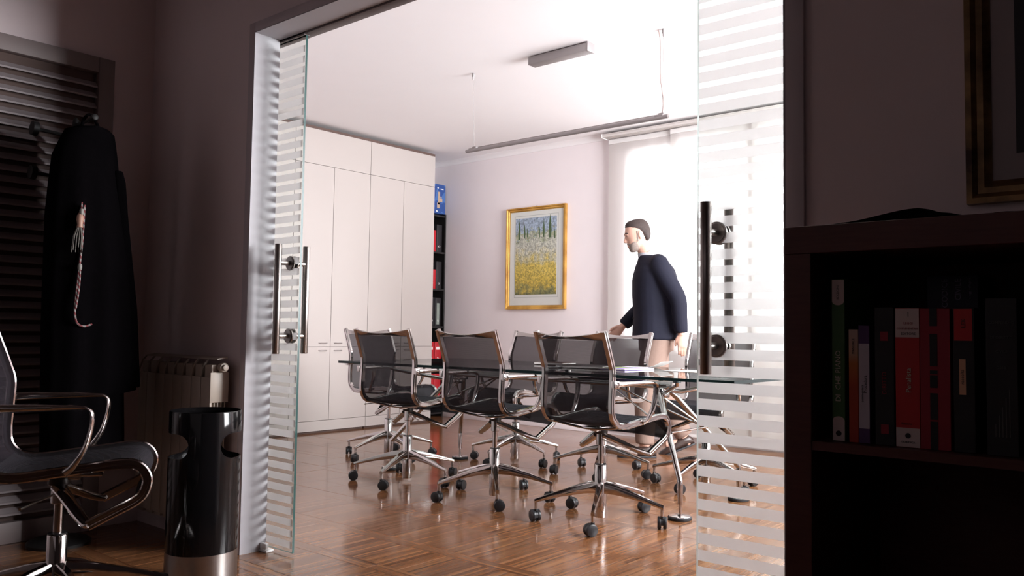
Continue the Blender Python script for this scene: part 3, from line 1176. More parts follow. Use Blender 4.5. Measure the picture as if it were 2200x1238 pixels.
ME['cross_bar', 0] = mm.mesh('cross_bar', M_chrome)
mm = MB().tube(catmull([V(-RAILX, .12, .508), V(-.12, .12, .489), V(0, .12, .483), V(.12, .12, .489), V(RAILX, .12, .508)], 5), .0065, 10, sq=(1.4, .8))
ME['cross_bar', 1] = mm.mesh('cross_bar', M_chrome)
m = MB()
m.box(-.045, .045, -.10, .125, .458, .472)
m.box(-.022, .022, -.06, .06, .446, .462)
ME['seat_plate'] = m.mesh('seat_plate', M_chrome, bevel=.004)
m = MB().lathe([(.030, .432), (.034, .437), (.034, .455), (.026, .460)], 20)
ME['pivot'] = m.mesh('pivot', M_black)
m = MB().lathe([(.020, .374), (.0235, .377), (.0235, .434), (.030, .438)], 24)
ME['collar'] = m.mesh('collar', M_chrome)
m = MB().lathe([(.0135, .262), (.0135, .380)], 20)
ME['gas_lift'] = m.mesh('gas_lift', M_chrome)
m = MB().lathe([(.010, .020), (.0285, .022), (.0295, .026), (.0295, .276), (.027, .279), (.016, .279)], 28)
ME['column'] = m.mesh('column', M_chrome)
m = MB().lathe([(.0275, .2785), (.0275, .283), (.014, .284)], 24)
ME['column_ring'] = m.mesh('column_ring', M_black)
m = MB().tube([(0.02, -.01, .405), (.10, -.05, .398), (.165, -.08, .392)], [.004, .0035, .0045], 8)
ME['lever'] = m.mesh('lever', M_steel)
# one base leg along +Y
rings = []
for k, (r, zt, zb, wt) in enumerate([(.018, .196, .140, .015), (.09, .183, .138, .0135), (.20, .152, .123, .011), (.315, .116, .098, .009), (.330, .111, .093, .009)]):
    rings.append([(-wt, r, zb + .004), (-wt * .8, r, zb), (wt * .8, r, zb), (wt, r, zb + .004), (wt, r, zt - .006), (wt * .7, r, zt), (-wt * .7, r, zt), (-wt, r, zt - .006)])
m = MB().rings(rings)
m.lathe([(.0085, .060), (.0085, .100)], 12, (0, .321, 0))
ME['base_leg'] = m.mesh('base_leg', M_chrome, smooth=45)
# castor: hood between two wheels
hood = MB()
hood.rings([[(x, .012 + (.0275) * math.cos(a), .030 + .0275 * math.sin(a)) for a in [PI * k / 10 for k in range(-1, 12)]] for x in (-.006, .006)])
hood.lathe([(.010, .052), (.010, .064)], 12)
ME['castor_hood'] = hood.mesh('castor_hood', M_black, smooth=40)
wh = MB().cylx(.0045, .0225, .012, .030, .0295, 20)
ME['castor_wheel', 1] = wh.mesh('castor_wheel', M_black, bevel=.005, seg=2)
wh = MB().cylx(-.0225, -.0045, .012, .030, .0295, 20)
ME['castor_wheel', -1] = wh.mesh('castor_wheel', M_black, bevel=.005, seg=2)
del m


def chair(x, y, heading, base, label, swivels, lever=1):
    t = thing('swivel_chair', label, 'chair', (x, y, 0), -math.radians(heading), 'chrome and mesh swivel chairs')
    for nm in ('backrest', 'seat', 'top_rail', 'seat_plate', 'pivot', 'collar', 'gas_lift', 'column', 'column_ring', 'lever'):
        link(nm, ME[nm], t)
    for nm in ('side_frame', 'armrest', 'arm_clamp', 'support_arm'):
        for s in (-1, 1):
            link(nm, ME[nm, s], t)
    for k in (0, 1):
        link('cross_bar', ME['cross_bar', k], t)
    for k in range(5):
        a = base + 72 * k - heading          # leg direction, clockwise from +Y, made local
        ra = -math.radians(a)
        link('base_leg', ME['base_leg'], t, None, ra)
        c = bpy.data.objects.new('castor', ME['castor_hood'])
        COL.objects.link(c)
        c.parent = t
        c.location = (-.321 * math.sin(ra), .321 * math.cos(ra), 0)
        c.rotation_euler = (0, 0, math.radians(swivels[k]))
        for s in (-1, 1):
            link('castor_wheel', ME['castor_wheel', s], c)
    return t


sw = [(20, 75, -60, 140, 30), (70, -40, 100, 15, 60), (-20, 35, 160, 70, -80), (50, 10, -70, 120, 80)]
chair(-3.864, 3.582, -4, 16, 'swivel chair leftmost on the near side of the glass table', sw[0])
chair(-3.116, 3.55, 2, 64, 'swivel chair in the middle of the near side of the table', sw[1])
chair(-2.374, 3.503, 5.5, 8, 'nearest swivel chair, by the right table foot, its armrest side fully seen', sw[2])
chair(-3.90, 4.665, 181, 30, 'swivel chair across the table below the framed print, facing us', sw[3])
chair(-3.15, 4.673, 180, 10, 'swivel chair across the table in front of the walking person', sw[1])
chair(-2.430, 4.725, 178, 38, 'swivel chair across the table, half hidden behind the right glass door', sw[2])
chair(-4.690, 4.155, 88, 32, 'swivel chair at the head of the table, in front of the cream cabinets', sw[0])
chair(-2.80, 1.12, 29, 20, 'dark swivel chair in the unlit front room beside the cylindrical bin', sw[2])

# ------------------------------------------------------------------ things on the table
TZ = .7205


def sheet(name, label, cat, x, y, w_, d_, rot, mat, lift=.0, z=TZ, curl=0.0, group=None):
    t = thing(name, label, cat, (x, y, z), math.radians(rot), group)
    n = 8
    a, b = [], []
    for i in range(n + 1):
        u = i / n
        zz = .0004 + curl * max(0, u - .55) ** 2 * 4
        a.append([(-w_ / 2 + w_ * u, -d_ / 2, zz + lift), (-w_ / 2 + w_ * u, d_ / 2, zz + lift)])
        b.append([(-w_ / 2 + w_ * u, -d_ / 2, zz), (-w_ / 2 + w_ * u, d_ / 2, zz)])
    m = MB()
    rings = [[p[0], p[1], q[1], q[0]] for p, q in zip(a, b)]
    m.rings(rings)
    m.obj('page', mat, t, smooth=30)
    return t


M_darkmag = simple('dark_printed_cover', (0.035, 0.028, 0.035), 0.35, noise=0.6, scale=18)
M_violet = simple('violet_print', (0.30, 0.22, 0.62), 0.4, noise=0.2, scale=20)
M_greenpr = simple('green_print', (0.16, 0.24, 0.08), 0.4, noise=0.3, scale=20)
M_paleblue = simple('pale_blue_plastic', (0.45, 0.55, 0.66), 0.35)
mg = thing('magazine', 'dark magazine lying near the middle of the glass table', 'magazine', (-2.93, 4.15, TZ), math.radians(14))
MB().box(-.15, .15, -.105, .105, .0004, .016).obj('cover', M_darkmag, mg, bevel=.003)
MB().box(-.147, .1505, -.1055, .1055, .003, .013).obj('page_block', M_paper, mg, smooth=0)
br = thing('brochure', 'violet and green brochure beside the dark magazine', 'brochure', (-2.66, 4.18, TZ), math.radians(-8))
MB().box(-.10, .10, -.13, .13, .0004, .010).obj('cover', M_violet, br, bevel=.002)
MB().box(-.1005, .02, -.1305, .06, .0100, .0108).obj('printed_panel', M_greenpr, br, smooth=0)
MB().box(-.0985, .1005, -.1305, .1305, .0025, .0085).obj('page_block', M_paper, br, smooth=0)
sheet('paper_sheet', 'white sheet with a lifted corner behind the violet brochure', 'paper', -2.72, 4.47, .30, .21, 10, M_paper, .0012, curl=.05)
sheet('paper_sheet', 'white sheet lying flat at the right part of the table', 'paper', -2.28, 4.30, .30, .21, -12, M_paper, .0015)
nb_ = thing('notebook', 'brown notebook at the far edge of the table, left of the magazine', 'notebook', (-3.32, 4.36, TZ), math.radians(5))
MB().box(-.11, .11, -.08, .08, .0004, .018).obj('cover', simple('brown_cover', (0.10, 0.055, 0.05), 0.5, noise=0.2, scale=15), nb_, bevel=.004)
MB().box(-.107, .1105, -.0805, .0805, .004, .014).obj('page_block', M_paper, nb_, smooth=0)
ph_ = thing('mobile_phone', 'small phone with a pale screen between notebook and magazine', 'phone', (-3.10, 4.24, TZ), math.radians(60))
MB().box(-.035, .035, -.072, .072, .0003, .009).obj('body', M_black, ph_, bevel=.004)
MB().box(-.031, .031, -.064, .064, .009, .0094).obj('screen', M_paleblue, ph_, smooth=0)
pn = thing('ballpoint_pen', 'thin dark pen lying in front of the phone', 'pen', (-3.02, 3.95, TZ), math.radians(75))
MB().rings([[(x, r * math.cos(2 * PI * j / 10), .0055 + r * math.sin(2 * PI * j / 10)) for j in range(10)] for x, r in ((-.07, .0015), (-.058, .0042), (.05, .005), (.066, .0045), (.068, .003))]).obj('barrel', M_black, pn)
MB().box(.02, .064, -.0012, .0012, .0105, .0125).obj('clip', M_steel, pn)
cdv = thing('eraser', 'small white block at the near edge of the table', 'eraser', (-2.655, 3.62, TZ), math.radians(20))
MB().box(-.016, .004, -.010, .010, .0003, .013).obj('block', M_paper, cdv, bevel=.003)
MB().box(-.024, -.006, -.0104, .0104, .0001, .0134).obj('sleeve', M_black, cdv, bevel=.001)

# ------------------------------------------------------------------ walking person
M_skin = simple('skin', (0.60, 0.36, 0.28), 0.5, noise=0.06, scale=30)
M_navy = simple('navy_wool', (0.011, 0.0115, 0.022), 0.8, spec=0.2, noise=0.15, scale=80, bump=0.2)
M_trous = simple('brown_beige_cotton', (0.24, 0.165, 0.135), 0.8, spec=0.2, noise=0.08, scale=60, bump=0.15)
M_shoe = simple('dark_brown_leather', (0.035, 0.018, 0.014), 0.35, noise=0.2, scale=40)
M_hair = simple('dark_brown_hair', (0.040, 0.026, 0.023), 0.75, noise=0.5, scale=120, bump=0.6)
M_beard = simple('grey_beard', (0.24, 0.19, 0.165), 0.8, noise=0.4, scale=150, bump=0.6)
M_shirt = simple('grey_shirt', (0.42, 0.42, 0.46), 0.7, noise=0.05, scale=60)
M_eye = simple('eye_white', (0.7, 0.68, 0.66), 0.2)


def ell(cx, cy_, cz, rx, ry, n=20, sq=2.0):
    out = []
    for j in range(n):
        a = 2 * PI * j / n
        c, s_ = math.cos(a), math.sin(a)
        out.append((cx + rx * math.copysign(abs(c) ** (2 / sq), c), cy_ + ry * math.copysign(abs(s_) ** (2 / sq), s_), cz))
    return out


def union(mb, name, voxel, mat, smooth_it=4, fac=.5):
    me = mb.mesh(name + '_raw', mat, smooth=0)
    o = bpy.data.objects.new(name, me)
    COL.objects.link(o)
    md = o.modifiers.new('r', 'REMESH')
    md.mode = 'VOXEL'
    md.voxel_size = voxel
    sm = o.modifiers.new('s', 'SMOOTH')
    sm.factor = fac
    sm.iterations = smooth_it
    bpy.context.view_layer.update()
    dg = bpy.context.evaluated_depsgraph_get()
    r = bpy.data.meshes.new_from_object(o.evaluated_get(dg))
    bpy.data.objects.remove(o)
    r.name = name
    r.materials.clear()
    r.materials.append(mat)
    r.polygons.foreach_set('use_smooth', [True] * len(r.polygons))
    return r


HEAD = V(0, .150, 1.690)      # centre of the skull; the head leans forward
HT = math.radians(14)         # looks slightly down
HR = Matrix.Rotation(-HT, 3, 'X')


def hp(x, y_, z):
    return HEAD + HR @ V(x, y_, z)


def head_mesh(mb):
    rings = []
    for k, (z, rx, yb_, yf_) in enumerate([(.118, .012, -.015, .010), (.112, .038, -.050, .040), (.098, .056, -.078, .062), (.075, .070, -.094, .080), (.045, .076, -.100, .090), (.015, .077, -.100, .093),
                                           (-.012, .075, -.094, .090), (-.035, .071, -.083, .088), (-.058, .065, -.066, .086), (-.080, .057, -.045, .086), (-.098, .046, -.022, .085), (-.112, .030, .012, .078), (-.118, .012, .035, .062)]):
        cyy, ry = (yb_ + yf_) / 2, (yf_ - yb_) / 2
        rings.append([hp(*p) for p in ell(0, cyy, z, rx, ry, 24, 2.2)])
    mb.rings(rings)
    # nose
    mb.rings([[hp(*p) for p in ell(0, yy, z, rx, ry, 10)] for z, yy, rx, ry in ((.020, .088, .007, .008), (.0, .093, .009, .012), (-.018, .099, .012, .017), (-.030, .100, .016, .018), (-.038, .094, .011, .012))])
    # brow, lips, ears
    mb.tube([hp(-.045, .078, .024), hp(-.02, .090, .028), hp(.02, .090, .028), hp(.045, .078, .024)], .009, 8)
    mb.tube([hp(-.024, .082, -.062), hp(0, .092, -.060), hp(.024, .082, -.062)], .0065, 8)
    mb.tube([hp(-.022, .081, -.071), hp(0, .090, -.071), hp(.022, .081, -.071)], .0065, 8)
    for s in (-1, 1):
        for zl, yl in ((.0165, .0855), (-.0015, .0845)):
            mb.tube([hp(s * .017, yl - .003, .008 + (zl - .008) * .4), hp(s * .031, yl + .002, zl), hp(s * .046, yl - .010, .008 + (zl - .008) * .4)], .0042, 6)
    for s in (-1, 1):
        mb.rings([[hp(s * (.074 + dx), yy + a * math.cos(2 * PI * j / 12), -.005 + b * math.sin(2 * PI * j / 12)) for j in range(12)]
                  for dx, yy, a, b in ((-.006, -.004, .012, .022), (.004, -.006, .016, .030), (.012, -.010, .017, .031), (.015, -.011, .012, .024))])


person = thing('person', 'person with short dark hair in a dark navy jacket walking behind the table', 'person', (-3.335, 5.665, 0), math.radians(130.3))
# skeleton landmarks (local: +Y forward, +X right, Z up)
SHL, SHR = V(-.19, .015, 1.445), V(.19, .03, 1.445)
ELL, ELR = V(-.255, -.115, 1.19), V(.245, .05, 1.17)
WRL, WRR = V(-.245, -.145, .925), V(.245, .23, .985)
HIPL, HIPR = V(-.095, 0, .93), V(.095, 0, .93)
KNL, KNR = V(-.10, .09, .50), V(.095, -.03, .50)
ANL, ANR = V(-.10, .10, .085), V(.095, -.24, .13)
body = MB()
head_mesh(body)
body.tube([(0, .045, 1.46), (0, .075, 1.55), (0, .108, 1.61), (0, .13, 1.66)], [.075, .060, .057, .060], 16)
tor = [(.86, .150, .105, 0), (.95, .160, .112, 0), (1.08, .150, .100, .005), (1.22, .165, .108, .015), (1.36, .180, .112, .025), (1.44, .170, .095, .03), (1.50, .110, .070, .04)]
body.rings([ell(0, c, z, rx, ry, 20, 2.4) for z, rx, ry, c in tor])


def limb(mb, pts, rs, n=14):
    mb.tube(catmull(pts, 4), [rs[0] + (rs[-1] - rs[0]) * i / (4 * (len(pts) - 1)) for i in range(4 * (len(pts) - 1) + 1)] if len(rs) == 2 else rs, n)


for S, E_, W_ in ((SHL, ELL, WRL), (SHR, ELR, WRR)):
    limb(body, [S, E_, W_], (.050, .026))
for H_, K_, A_ in ((HIPL, KNL, ANL), (HIPR, KNR, ANR)):
    limb(body, [H_, K_, A_], (.085, .040))
    body.tube([A_ + V(0, -.04, -.03), A_ + V(0, .05, -.045), A_ + V(0, .15, -.055)], [.036, .036, .026], 12)


def hand(mb, W_, down, fwd, out):
    """relaxed hand: palm, four curled fingers of unequal length, thumb off the side"""
    d, f, o = down.normalized(), fwd.normalized(), out.normalized()
    mb.rings([[W_ + d * t + f * (a * math.cos(2 * PI * j / 14)) + o * (b * math.sin(2 * PI * j / 14)) for j in range(14)]
              for t, a, b in ((-.02, .026, .021), (.02, .032, .017), (.06, .041, .015), (.088, .040, .013), (.096, .034, .010))])
    for k, (off, ln) in enumerate(((.030, .070), (.010, .080), (-.010, .074), (-.029, .058))):
        b0 = W_ + d * .088 + f * off
        mb.tube([b0 - d * .03, b0, b0 + d * ln * .42 - o * .004, b0 + d * ln * .75 - o * .018, b0 + d * ln * .92 - o * .034], [.0092, .0092, .0086, .0078, .0064], 8)
    t0 = W_ + d * .025 + f * .024
    mb.tube([t0 - d * .012, t0 + f * .018 + d * .018 - o * .008, t0 + f * .026 + d * .045 - o * .016, t0 + f * .024 + d * .068 - o * .022], [.012, .0115, .0098, .0072], 8)


hand(body, WRL, WRL - ELL, V(0, 1, .1), V(-1, 0, 0))
hand(body, WRR, WRR - ELR, V(0, .8, .5), V(1, 0, 0))
link('body', union(body, 'body', .0055, M_skin, 5), person)
# eyes
for s in (-1, 1):
    e = MB().lathe([(.0005, -.0105), (.006, -.0085), (.0105, 0), (.006, .0085), (.0005, .0105)], 12, tuple(hp(s * .031, .0775, .008)))
    eo = e.obj('eye', M_eye, person)
    c = hp(s * .031, .0855, .007)
    MB().lathe([(.0005, -.0045), (.0045, 0), (.0005, .0045)], 10, tuple(c)).obj('iris', M_hair, eo)
# hair cap: skull slightly enlarged, cut along the hairline
cap = MB()
for (z, rx, yb_, yf_) in [(0, 0, 0, 0)]:
    pass
rings = []
for z, rx, yb_, yf_ in [(.127, .014, -.020, .014), (.121, .043, -.058, .050), (.105, .061, -.085, .072), (.082, .074, -.100, .080), (.060, .0785, -.106, .070), (.038, .0800, -.107, .030), (.010, .0805, -.106, -.002), (-.018, .078, -.100, -.018), (-.042, .072, -.089, -.034), (-.058, .060, -.074, -.044)]:
    rings.append([hp(*p) for p in ell(0, (yb_ + yf_) / 2, z, rx, (yf_ - yb_) / 2, 24, 2.2)])
cap.rings(rings)
for s in (-1, 1):
    cap.rings([[hp(s * (.077), yy + .012 * math.cos(2 * PI * j / 8), z + .004 * math.sin(2 * PI * j / 8)) for j in range(8)] for z, yy in ((.05, .03), (.02, .026), (-.02, .024))])
link('hair', union(cap, 'hair', .006, M_hair, 3), person)
brd = MB()
rings = []
for z, rx, yb_, yf_ in [(-.030, .060, -.002, .050), (-.045, .0655, -.008, .070), (-.060, .0650, -.012, .0875), (-.082, .0580, -.018, .0885), (-.100, .0475, -.012, .0875), (-.114, .033, .012, .081), (-.121, .014, .035, .065)]:
    rings.append([hp(*p) for p in ell(0, (yb_ + yf_) / 2, z, rx, (yf_ - yb_) / 2, 20, 2.4)])
brd.rings(rings)
for s in (-1, 1):
    brd.tube([hp(s * .0775, .006, .030), hp(s * .0745, .010, -.010), hp(s * .066, .018, -.045)], .008, 8)
brd.tube([hp(-.030, .079, -.056), hp(-.012, .090, -.049), hp(.012, .090, -.049), hp(.030, .079, -.056)], .0065, 8)
for s in (-1, 1):
    eb = MB().tube([hp(s * .016, .094, .030), hp(s * .032, .090, .035), hp(s * .050, .076, .029)], .0042, 8)
    eb.obj('eyebrow', M_hair, person)
link('beard', union(brd, 'beard', .006, M_beard, 2), person)
# shirt collar
col_ = MB().rings([[(p[0], p[1], p[2] + .012 * (1 if p[1] < .07 else -.6)) for p in ell(0, c, z, rx, ry, 22)] for z, rx, ry, c in ((1.495, .082, .078, .060), (1.545, .070, .070, .075), (1.56, .067, .067, .08), (1.555, .062, .062, .08), (1.50, .070, .066, .06))], False)
col_.obj('shirt_collar', M_shirt, person, smooth=60)
# jacket: torso, sleeves, lapels
jk = MB()
jk.rings([ell(0, c - .008, z, rx, ry * 1.12, 24, 2.5) for z, rx, ry, c in ((.885, .215, .170, .0), (.95, .212, .168, .0), (1.08, .200, .155, .008), (1.22, .207, .155, .018), (1.35, .215, .152, .022), (1.42, .205, .135, .025), (1.465, .175, .115, .035), (1.50, .130, .095, .045), (1.535, .088, .082, .055))])
for S, E_, W_ in ((SHL, ELL, WRL), (SHR, ELR, WRR)):
    pts = catmull([S + V(0, 0, .005), S.lerp(E_, .5), E_, E_.lerp(W_, .5), W_ + (E_ - W_) * .06], 4)
    rr = [.078 - .028 * (i / (len(pts) - 1)) for i in range(len(pts))]
    inn = V(S.x * .62, S.y + .005, S.z + .035)
    jk.tube([inn, inn.lerp(pts[0], .45) + V(0, 0, .012), inn.lerp(pts[0], .8) + V(0, 0, .010)] + pts[1:], [.045, .062, .073] + rr[1:], 14)
link('jacket', union(jk, 'jacket', .011, M_navy, 4), person)
for s in (-1, 1):
    lp_ = MB()
    lp_.rings([[(s * a, y0, z) for a, y0, z in q] for q in (
        ((.030, .128, 1.52), (.085, .116, 1.49), (.085, .124, 1.49), (.030, .136, 1.52)), ((.020, .168, 1.38), (.082, .160, 1.40), (.082, .168, 1.40), (.020, .176, 1.38)), ((.004, .176, 1.20), (.016, .176, 1.20), (.016, .184, 1.20), (.004, .184, 1.20)))])
    lp_.obj('lapel', M_navy, person)
for z in (1.16, 1.05):
    MB().cyly(.006, .160, .178, z, .010, 12).obj('button', M_black, person)
# trousers
tr_ = MB()
tr_.rings([ell(0, 0, z, rx, ry, 22, 2.4) for z, rx, ry in ((.80, .170, .130), (.90, .178, .135), (.98, .168, .126), (1.03, .165, .122))])
for H_, K_, A_ in ((HIPL, KNL, ANL), (HIPR, KNR, ANR)):
    pts = catmull([H_ + V(0, 0, -.03), H_.lerp(K_, .5), K_, K_.lerp(A_, .5), A_ + V(0, 0, .015)], 4)
    tr_.tube(pts, [.112 - .042 * (i / (len(pts) - 1)) for i in range(len(pts))], 16)
link('trousers', union(tr_, 'trousers', .011, M_trous, 4), person)
for A_, tip in ((ANL, 0.0), (ANR, math.radians(22))):
    sh = MB()
    R_ = Matrix.Rotation(-tip, 3, 'X')
    base = A_ + V(0, 0, -.085)
    if tip:
        base = V(A_.x, A_.y, .048)
    prof = [(-.085, .030, .050), (-.060, .038, .085), (-.01, .040, .092), (.06, .042, .070), (.12, .047, .052), (.175, .042, .040), (.205, .022, .026)]
    sh.rings([[base + R_ @ V(w_ * math.copysign(abs(math.cos(a)) ** .8, math.cos(a)), y_, .006 + h_ * .5 + h_ * .5 * math.sin(a)) for a in [2 * PI * j / 14 for j in range(14)]] for y_, w_, h_ in prof])
    so = sh.obj('shoe', M_shoe, person, smooth=60)
    sl = MB().rings([[base + R_ @ V(w_ * 1.04 * c_, y_, z_) for c_, z_ in ((-1, 0), (1, 0), (1, .014), (-1, .014))] for y_, w_, h_ in prof])
    sl.obj('sole', M_rubber, so, bevel=.002)

# ------------------------------------------------------------------ dark front room: louvred shutter
lv = thing('louvred_shutter', 'tall grey louvred shutter on the left wall behind the hanging robe', 'shutter', (DX0, .78, 0))
LW, LH = .976, 2.18
for a, b, c_, d_ in ((0, .072, 0, LH), (LW - .072, LW, 0, LH), (.072, LW - .072, LH - .072, LH), (.072, LW - .072, 0, .09)):
    MB().box(.001, .042, a, b, c_, d_).obj('frame_rail', M_louvreframe, lv, bevel=.003)
MB().box(.001, .004, .07, LW - .07, .08, LH - .07).obj('back_board', M_cabdark, lv, smooth=0)
# each slat: sloping blade with a small lip, like a bent strip
a = math.radians(38)
sec = [(.006, .019), (.011, .0225), (.030, .0035), (.036, -.0005), (.036, -.0085), (.033, -.0085), (.033, -.003), (.027, .001), (.009, .0165)]
slat_me = MB().rings([[(x, y_, z) for x, z in sec] for y_ in (.074, LW - .074)]).mesh('slat', M_louvre, smooth=0)
z = .125
while z < LH - .09:
    link('slat', slat_me, lv, (0, 0, z))
    z += .0492

# ------------------------------------------------------------------ coat stand with the robe
M_dkstand = simple('dark_stand_lacquer', (0.006, 0.005, 0.005), 0.6, noise=0.2, scale=20)
cs = thing('coat_stand', 'black coat stand with round-ended pegs before the louvred shutter', 'coat stand', (-3.81, 1.53, 0))
MB().lathe([(.016, .03), (.016, 1.80), (.012, 1.83), (.004, 1.84)], 16).obj('pole', M_dkstand, cs)
MB().lathe([(.125, .0), (.125, .012), (.115, .02), (.05, .03), (.03, .05)], 28).obj('base', M_dkstand, cs)
for zp, angs in ((1.752, (-90,)), (1.805, (0,)), (1.565, (-90,))):
    for an in angs:
        an = math.radians(an)
        dx, dy = math.cos(an), math.sin(an)
        r_ = .155 if an < -.1 else .17
        kr = .030 if an < -.1 else .013
        p = MB().tube([(0, 0, zp), (dx * r_, dy * r_, zp + .008)], .008, 8).obj('peg', M_dkstand, cs)
        kn = MB()
        q0, q1 = V(dx * r_, dy * r_, zp + .008), V(dx * (r_ + .022), dy * (r_ + .022), zp + .009)
        kn.tube([q0 - (q1 - q0) * .1, q0, q1, q1 + (q1 - q0) * .1], [kr * .7, kr, kr, kr * .75], 18)
        kn.obj('peg_knob', M_dkstand, p)

rb_ = thing('black_robe', 'long black robe hanging from the coat stand with a tasselled cord', 'robe', (-3.63, 1.57, 0))
prof = [(.39, 1.409, 1.744), (.45, 1.408, 1.744), (.640, 1.400, 1.735), (.650, 1.400, 1.790), (.80, 1.397, 1.779), (.934, 1.393, 1.767), (1.08, 1.392, 1.752), (1.21, 1.391, 1.737),
        (1.39, 1.389, 1.706), (1.53, 1.397, 1.686), (1.65, 1.406, 1.672), (1.72, 1.432, 1.664), (1.765, 1.452, 1.655), (1.782, 1.49, 1.63), (1.787, 1.53, 1.59)]
KR = 3.63 / 3.72
prof = [(.93 + (z - .93) * KR, a_ * KR, b_ * KR) for z, a_, b_ in prof]
rings = []
for i, (z, ya, yb_) in enumerate(prof):
    c, r_ = (ya + yb_) / 2 - 1.57, (yb_ - ya) / 2
    dpt = .080 + .035 * min(1, max(0, (1.76 - z) / .5))
    if z > 1.70:
        dpt *= .75
    ring = []
    for j in range(56):
        an = 2 * PI * j / 56
        fold = 1 + .07 * math.sin(an * 9 + z * 1.5) * min(1, max(0, (1.7 - z) / .4))
        cs_, sn = math.cos(an), math.sin(an)
        ring.append((dpt * sn * fold, c + r_ * cs_, z))
    rings.append(ring)
MB().rings(rings).obj('cloth', M_robe, rb_, smooth=60)
MB().tube(catmull([(-.03, -.075, 1.755), (-.04, -.068, 1.80), (-.045, -.04, 1.833), (-.04, -.012, 1.80), (-.03, .005, 1.752)], 5), .006, 8).obj('hanging_loop', M_robe, rb_)
# hanging front panel edge (sleeve) on the right
MB().rings([[(dx_ + .02, yy - 1.57, z) for dx_, yy in ((0, y0), (.05, y0 + .01), (.06, y1), (.0, y1 + .01))] for z, y0, y1 in ((.67, 1.655, 1.735), (1.0, 1.64, 1.71), (1.40, 1.61, 1.655), (1.54, 1.59, 1.64), (1.59, 1.585, 1.625))]).obj('sleeve', M_robe, rb_, bevel=.008)
M_cord = None


def m_cord():
    t = NT('red_white_cord')
    p = t.princ((0.5, 0.4, 0.4), 0.6)
    tc = t.n('ShaderNodeTexCoord')
    wv = t.n('ShaderNodeTexWave', wave_type='BANDS', bands_direction='DIAGONAL')
    wv.inputs['Scale'].default_value = 26
    t.l(tc.outputs['Object'], wv.inputs['Vector'])
    r = t.n('ShaderNodeValToRGB')
    r.color_ramp.elements[0].color = (0.16, 0.025, 0.03, 1)
    r.color_ramp.elements[1].color = (0.26, 0.23, 0.22, 1)
    r.color_ramp.elements[0].position = .45
    r.color_ramp.elements[1].position = .55
    t.l(wv.outputs['Fac'], r.inputs[0])
    t.l(r.outputs[0], p.inputs['Base Color'])
    return t.done(p.outputs[0])


M_cord = m_cord()
M_silver = simple('silver_thread', (0.22, 0.20, 0.18), 0.5, noise=0.2, scale=60)
CXO = .118


def cp(y_, z):
    return V(CXO, y_ * .98 - 1.57, .93 + (z - .93) * .98)


c1 = catmull([cp(1.486, 1.43), cp(1.484, 1.30), cp(1.476, 1.17), cp(1.468, 1.06), cp(1.465, .99), cp(1.474, .945), cp(1.50, .928), cp(1.535, .938)], 5)
MB().tube(c1, .0042, 8).obj('cord', M_cord, rb_)
c2 = catmull([cp(1.478, 1.165) + V(.003, 0, 0), cp(1.477, 1.11) + V(.004, 0, 0), cp(1.472, 1.05) + V(.005, 0, 0), cp(1.466, 1.0) + V(.004, 0, 0)], 5)
MB().tube(c2, .0040, 8).obj('cord', M_cord, rb_)
for y_, z in ((1.476, 1.172), (1.474, 1.40)):
    MB().lathe([(.007, -.012), (.0085, -.006), (.0085, .006), (.007, .012)], 12, tuple(cp(y_, z) + V(.004, 0, 0))).obj('cord_bead', M_silver, rb_)
MB().tube([cp(1.476, 1.44), cp(1.474, 1.40)], .003, 6).obj('cord', M_cord, rb_)
ts = MB().lathe([(.006, .030), (.012, .018), (.013, .0), (.010, -.018), (.012, -.03)], 14, tuple(cp(1.471, 1.365)))
to = ts.obj('tassel_head', simple('copper_thread', (0.40, 0.22, 0.16), 0.5, noise=0.2, scale=60), rb_)
fr_ = MB()
for k in range(12):
    an = 2 * PI * k / 12
    o = cp(1.469, 1.338)
    fr_.tube([o + V(.007 * math.cos(an), .007 * math.sin(an), 0), o + V(.014 * math.cos(an), -.004 + .018 * math.sin(an), -.04), o + V(.013 * math.cos(an), -.006 + .020 * math.sin(an), -.085 - .01 * (k % 3))], .0013, 5)
fo = fr_.obj('tassel_fringe', M_silver, rb_)
fo['kind'] = 'stuff'

# ------------------------------------------------------------------ radiator on the wall left of the opening
rd = thing('radiator', 'cream sectional radiator on the wall left of the glass door', 'radiator', (-3.81, YF, 0))
SW = .0776
sec_me = {}
m = MB().box(.0015, SW - .0015, -.112, -.100, .115, .725)
sec_me['front_plate'] = m.mesh('front_plate', M_rad, bevel=.005)
m = MB()
m.box(.012, SW - .012, -.100, -.030, .70, .775)
m.box(.012, SW - .012, -.100, -.030, .10, .16)
m.box(.028, SW - .028, -.10, -.03, .16, .70)
for q in (-.088, -.072, -.056, -.040):
    m.box(.006, SW - .006, q - .002, q + .002, .15, .69)
sec_me['section_body'] = m.mesh('section_body', M_rad, smooth=0)
top = MB().rings([[(x, y_, z) for y_, z in ((-.112, .725), (-.110, .75), (-.098, .782), (-.078, .802), (-.035, .808), (-.035, .802), (-.076, .796), (-.093, .776), (-.104, .745))] for x in (0.0, .006)])
top.rings([[(x, y_, z) for y_, z in ((-.085, .797), (-.078, .8025), (-.035, .8085), (-.035, .801), (-.078, .797))] for x in (.0005, SW - .0005)])
sec_me['top_fin'] = top.mesh('top_fin', M_rad, smooth=0)
for k in range(8):
    for nm in ('section_body', 'front_plate', 'top_fin'):
        link(nm, sec_me[nm], rd, (k * SW, 0, 0))
MB().box(8 * SW - .004, 8 * SW + .001, -.112, -.028, .62, .745).obj('end_plate', M_rad, rd, bevel=.002)
cp_ = MB().cylx(8 * SW - .004, 8 * SW + .022, -.062, .765, .019, 20)
cp_.cylx(8 * SW + .022, 8 * SW + .034, -.062, .765, .014, 6)
cp_.obj('valve_cap', M_rad, rd, bevel=.002)
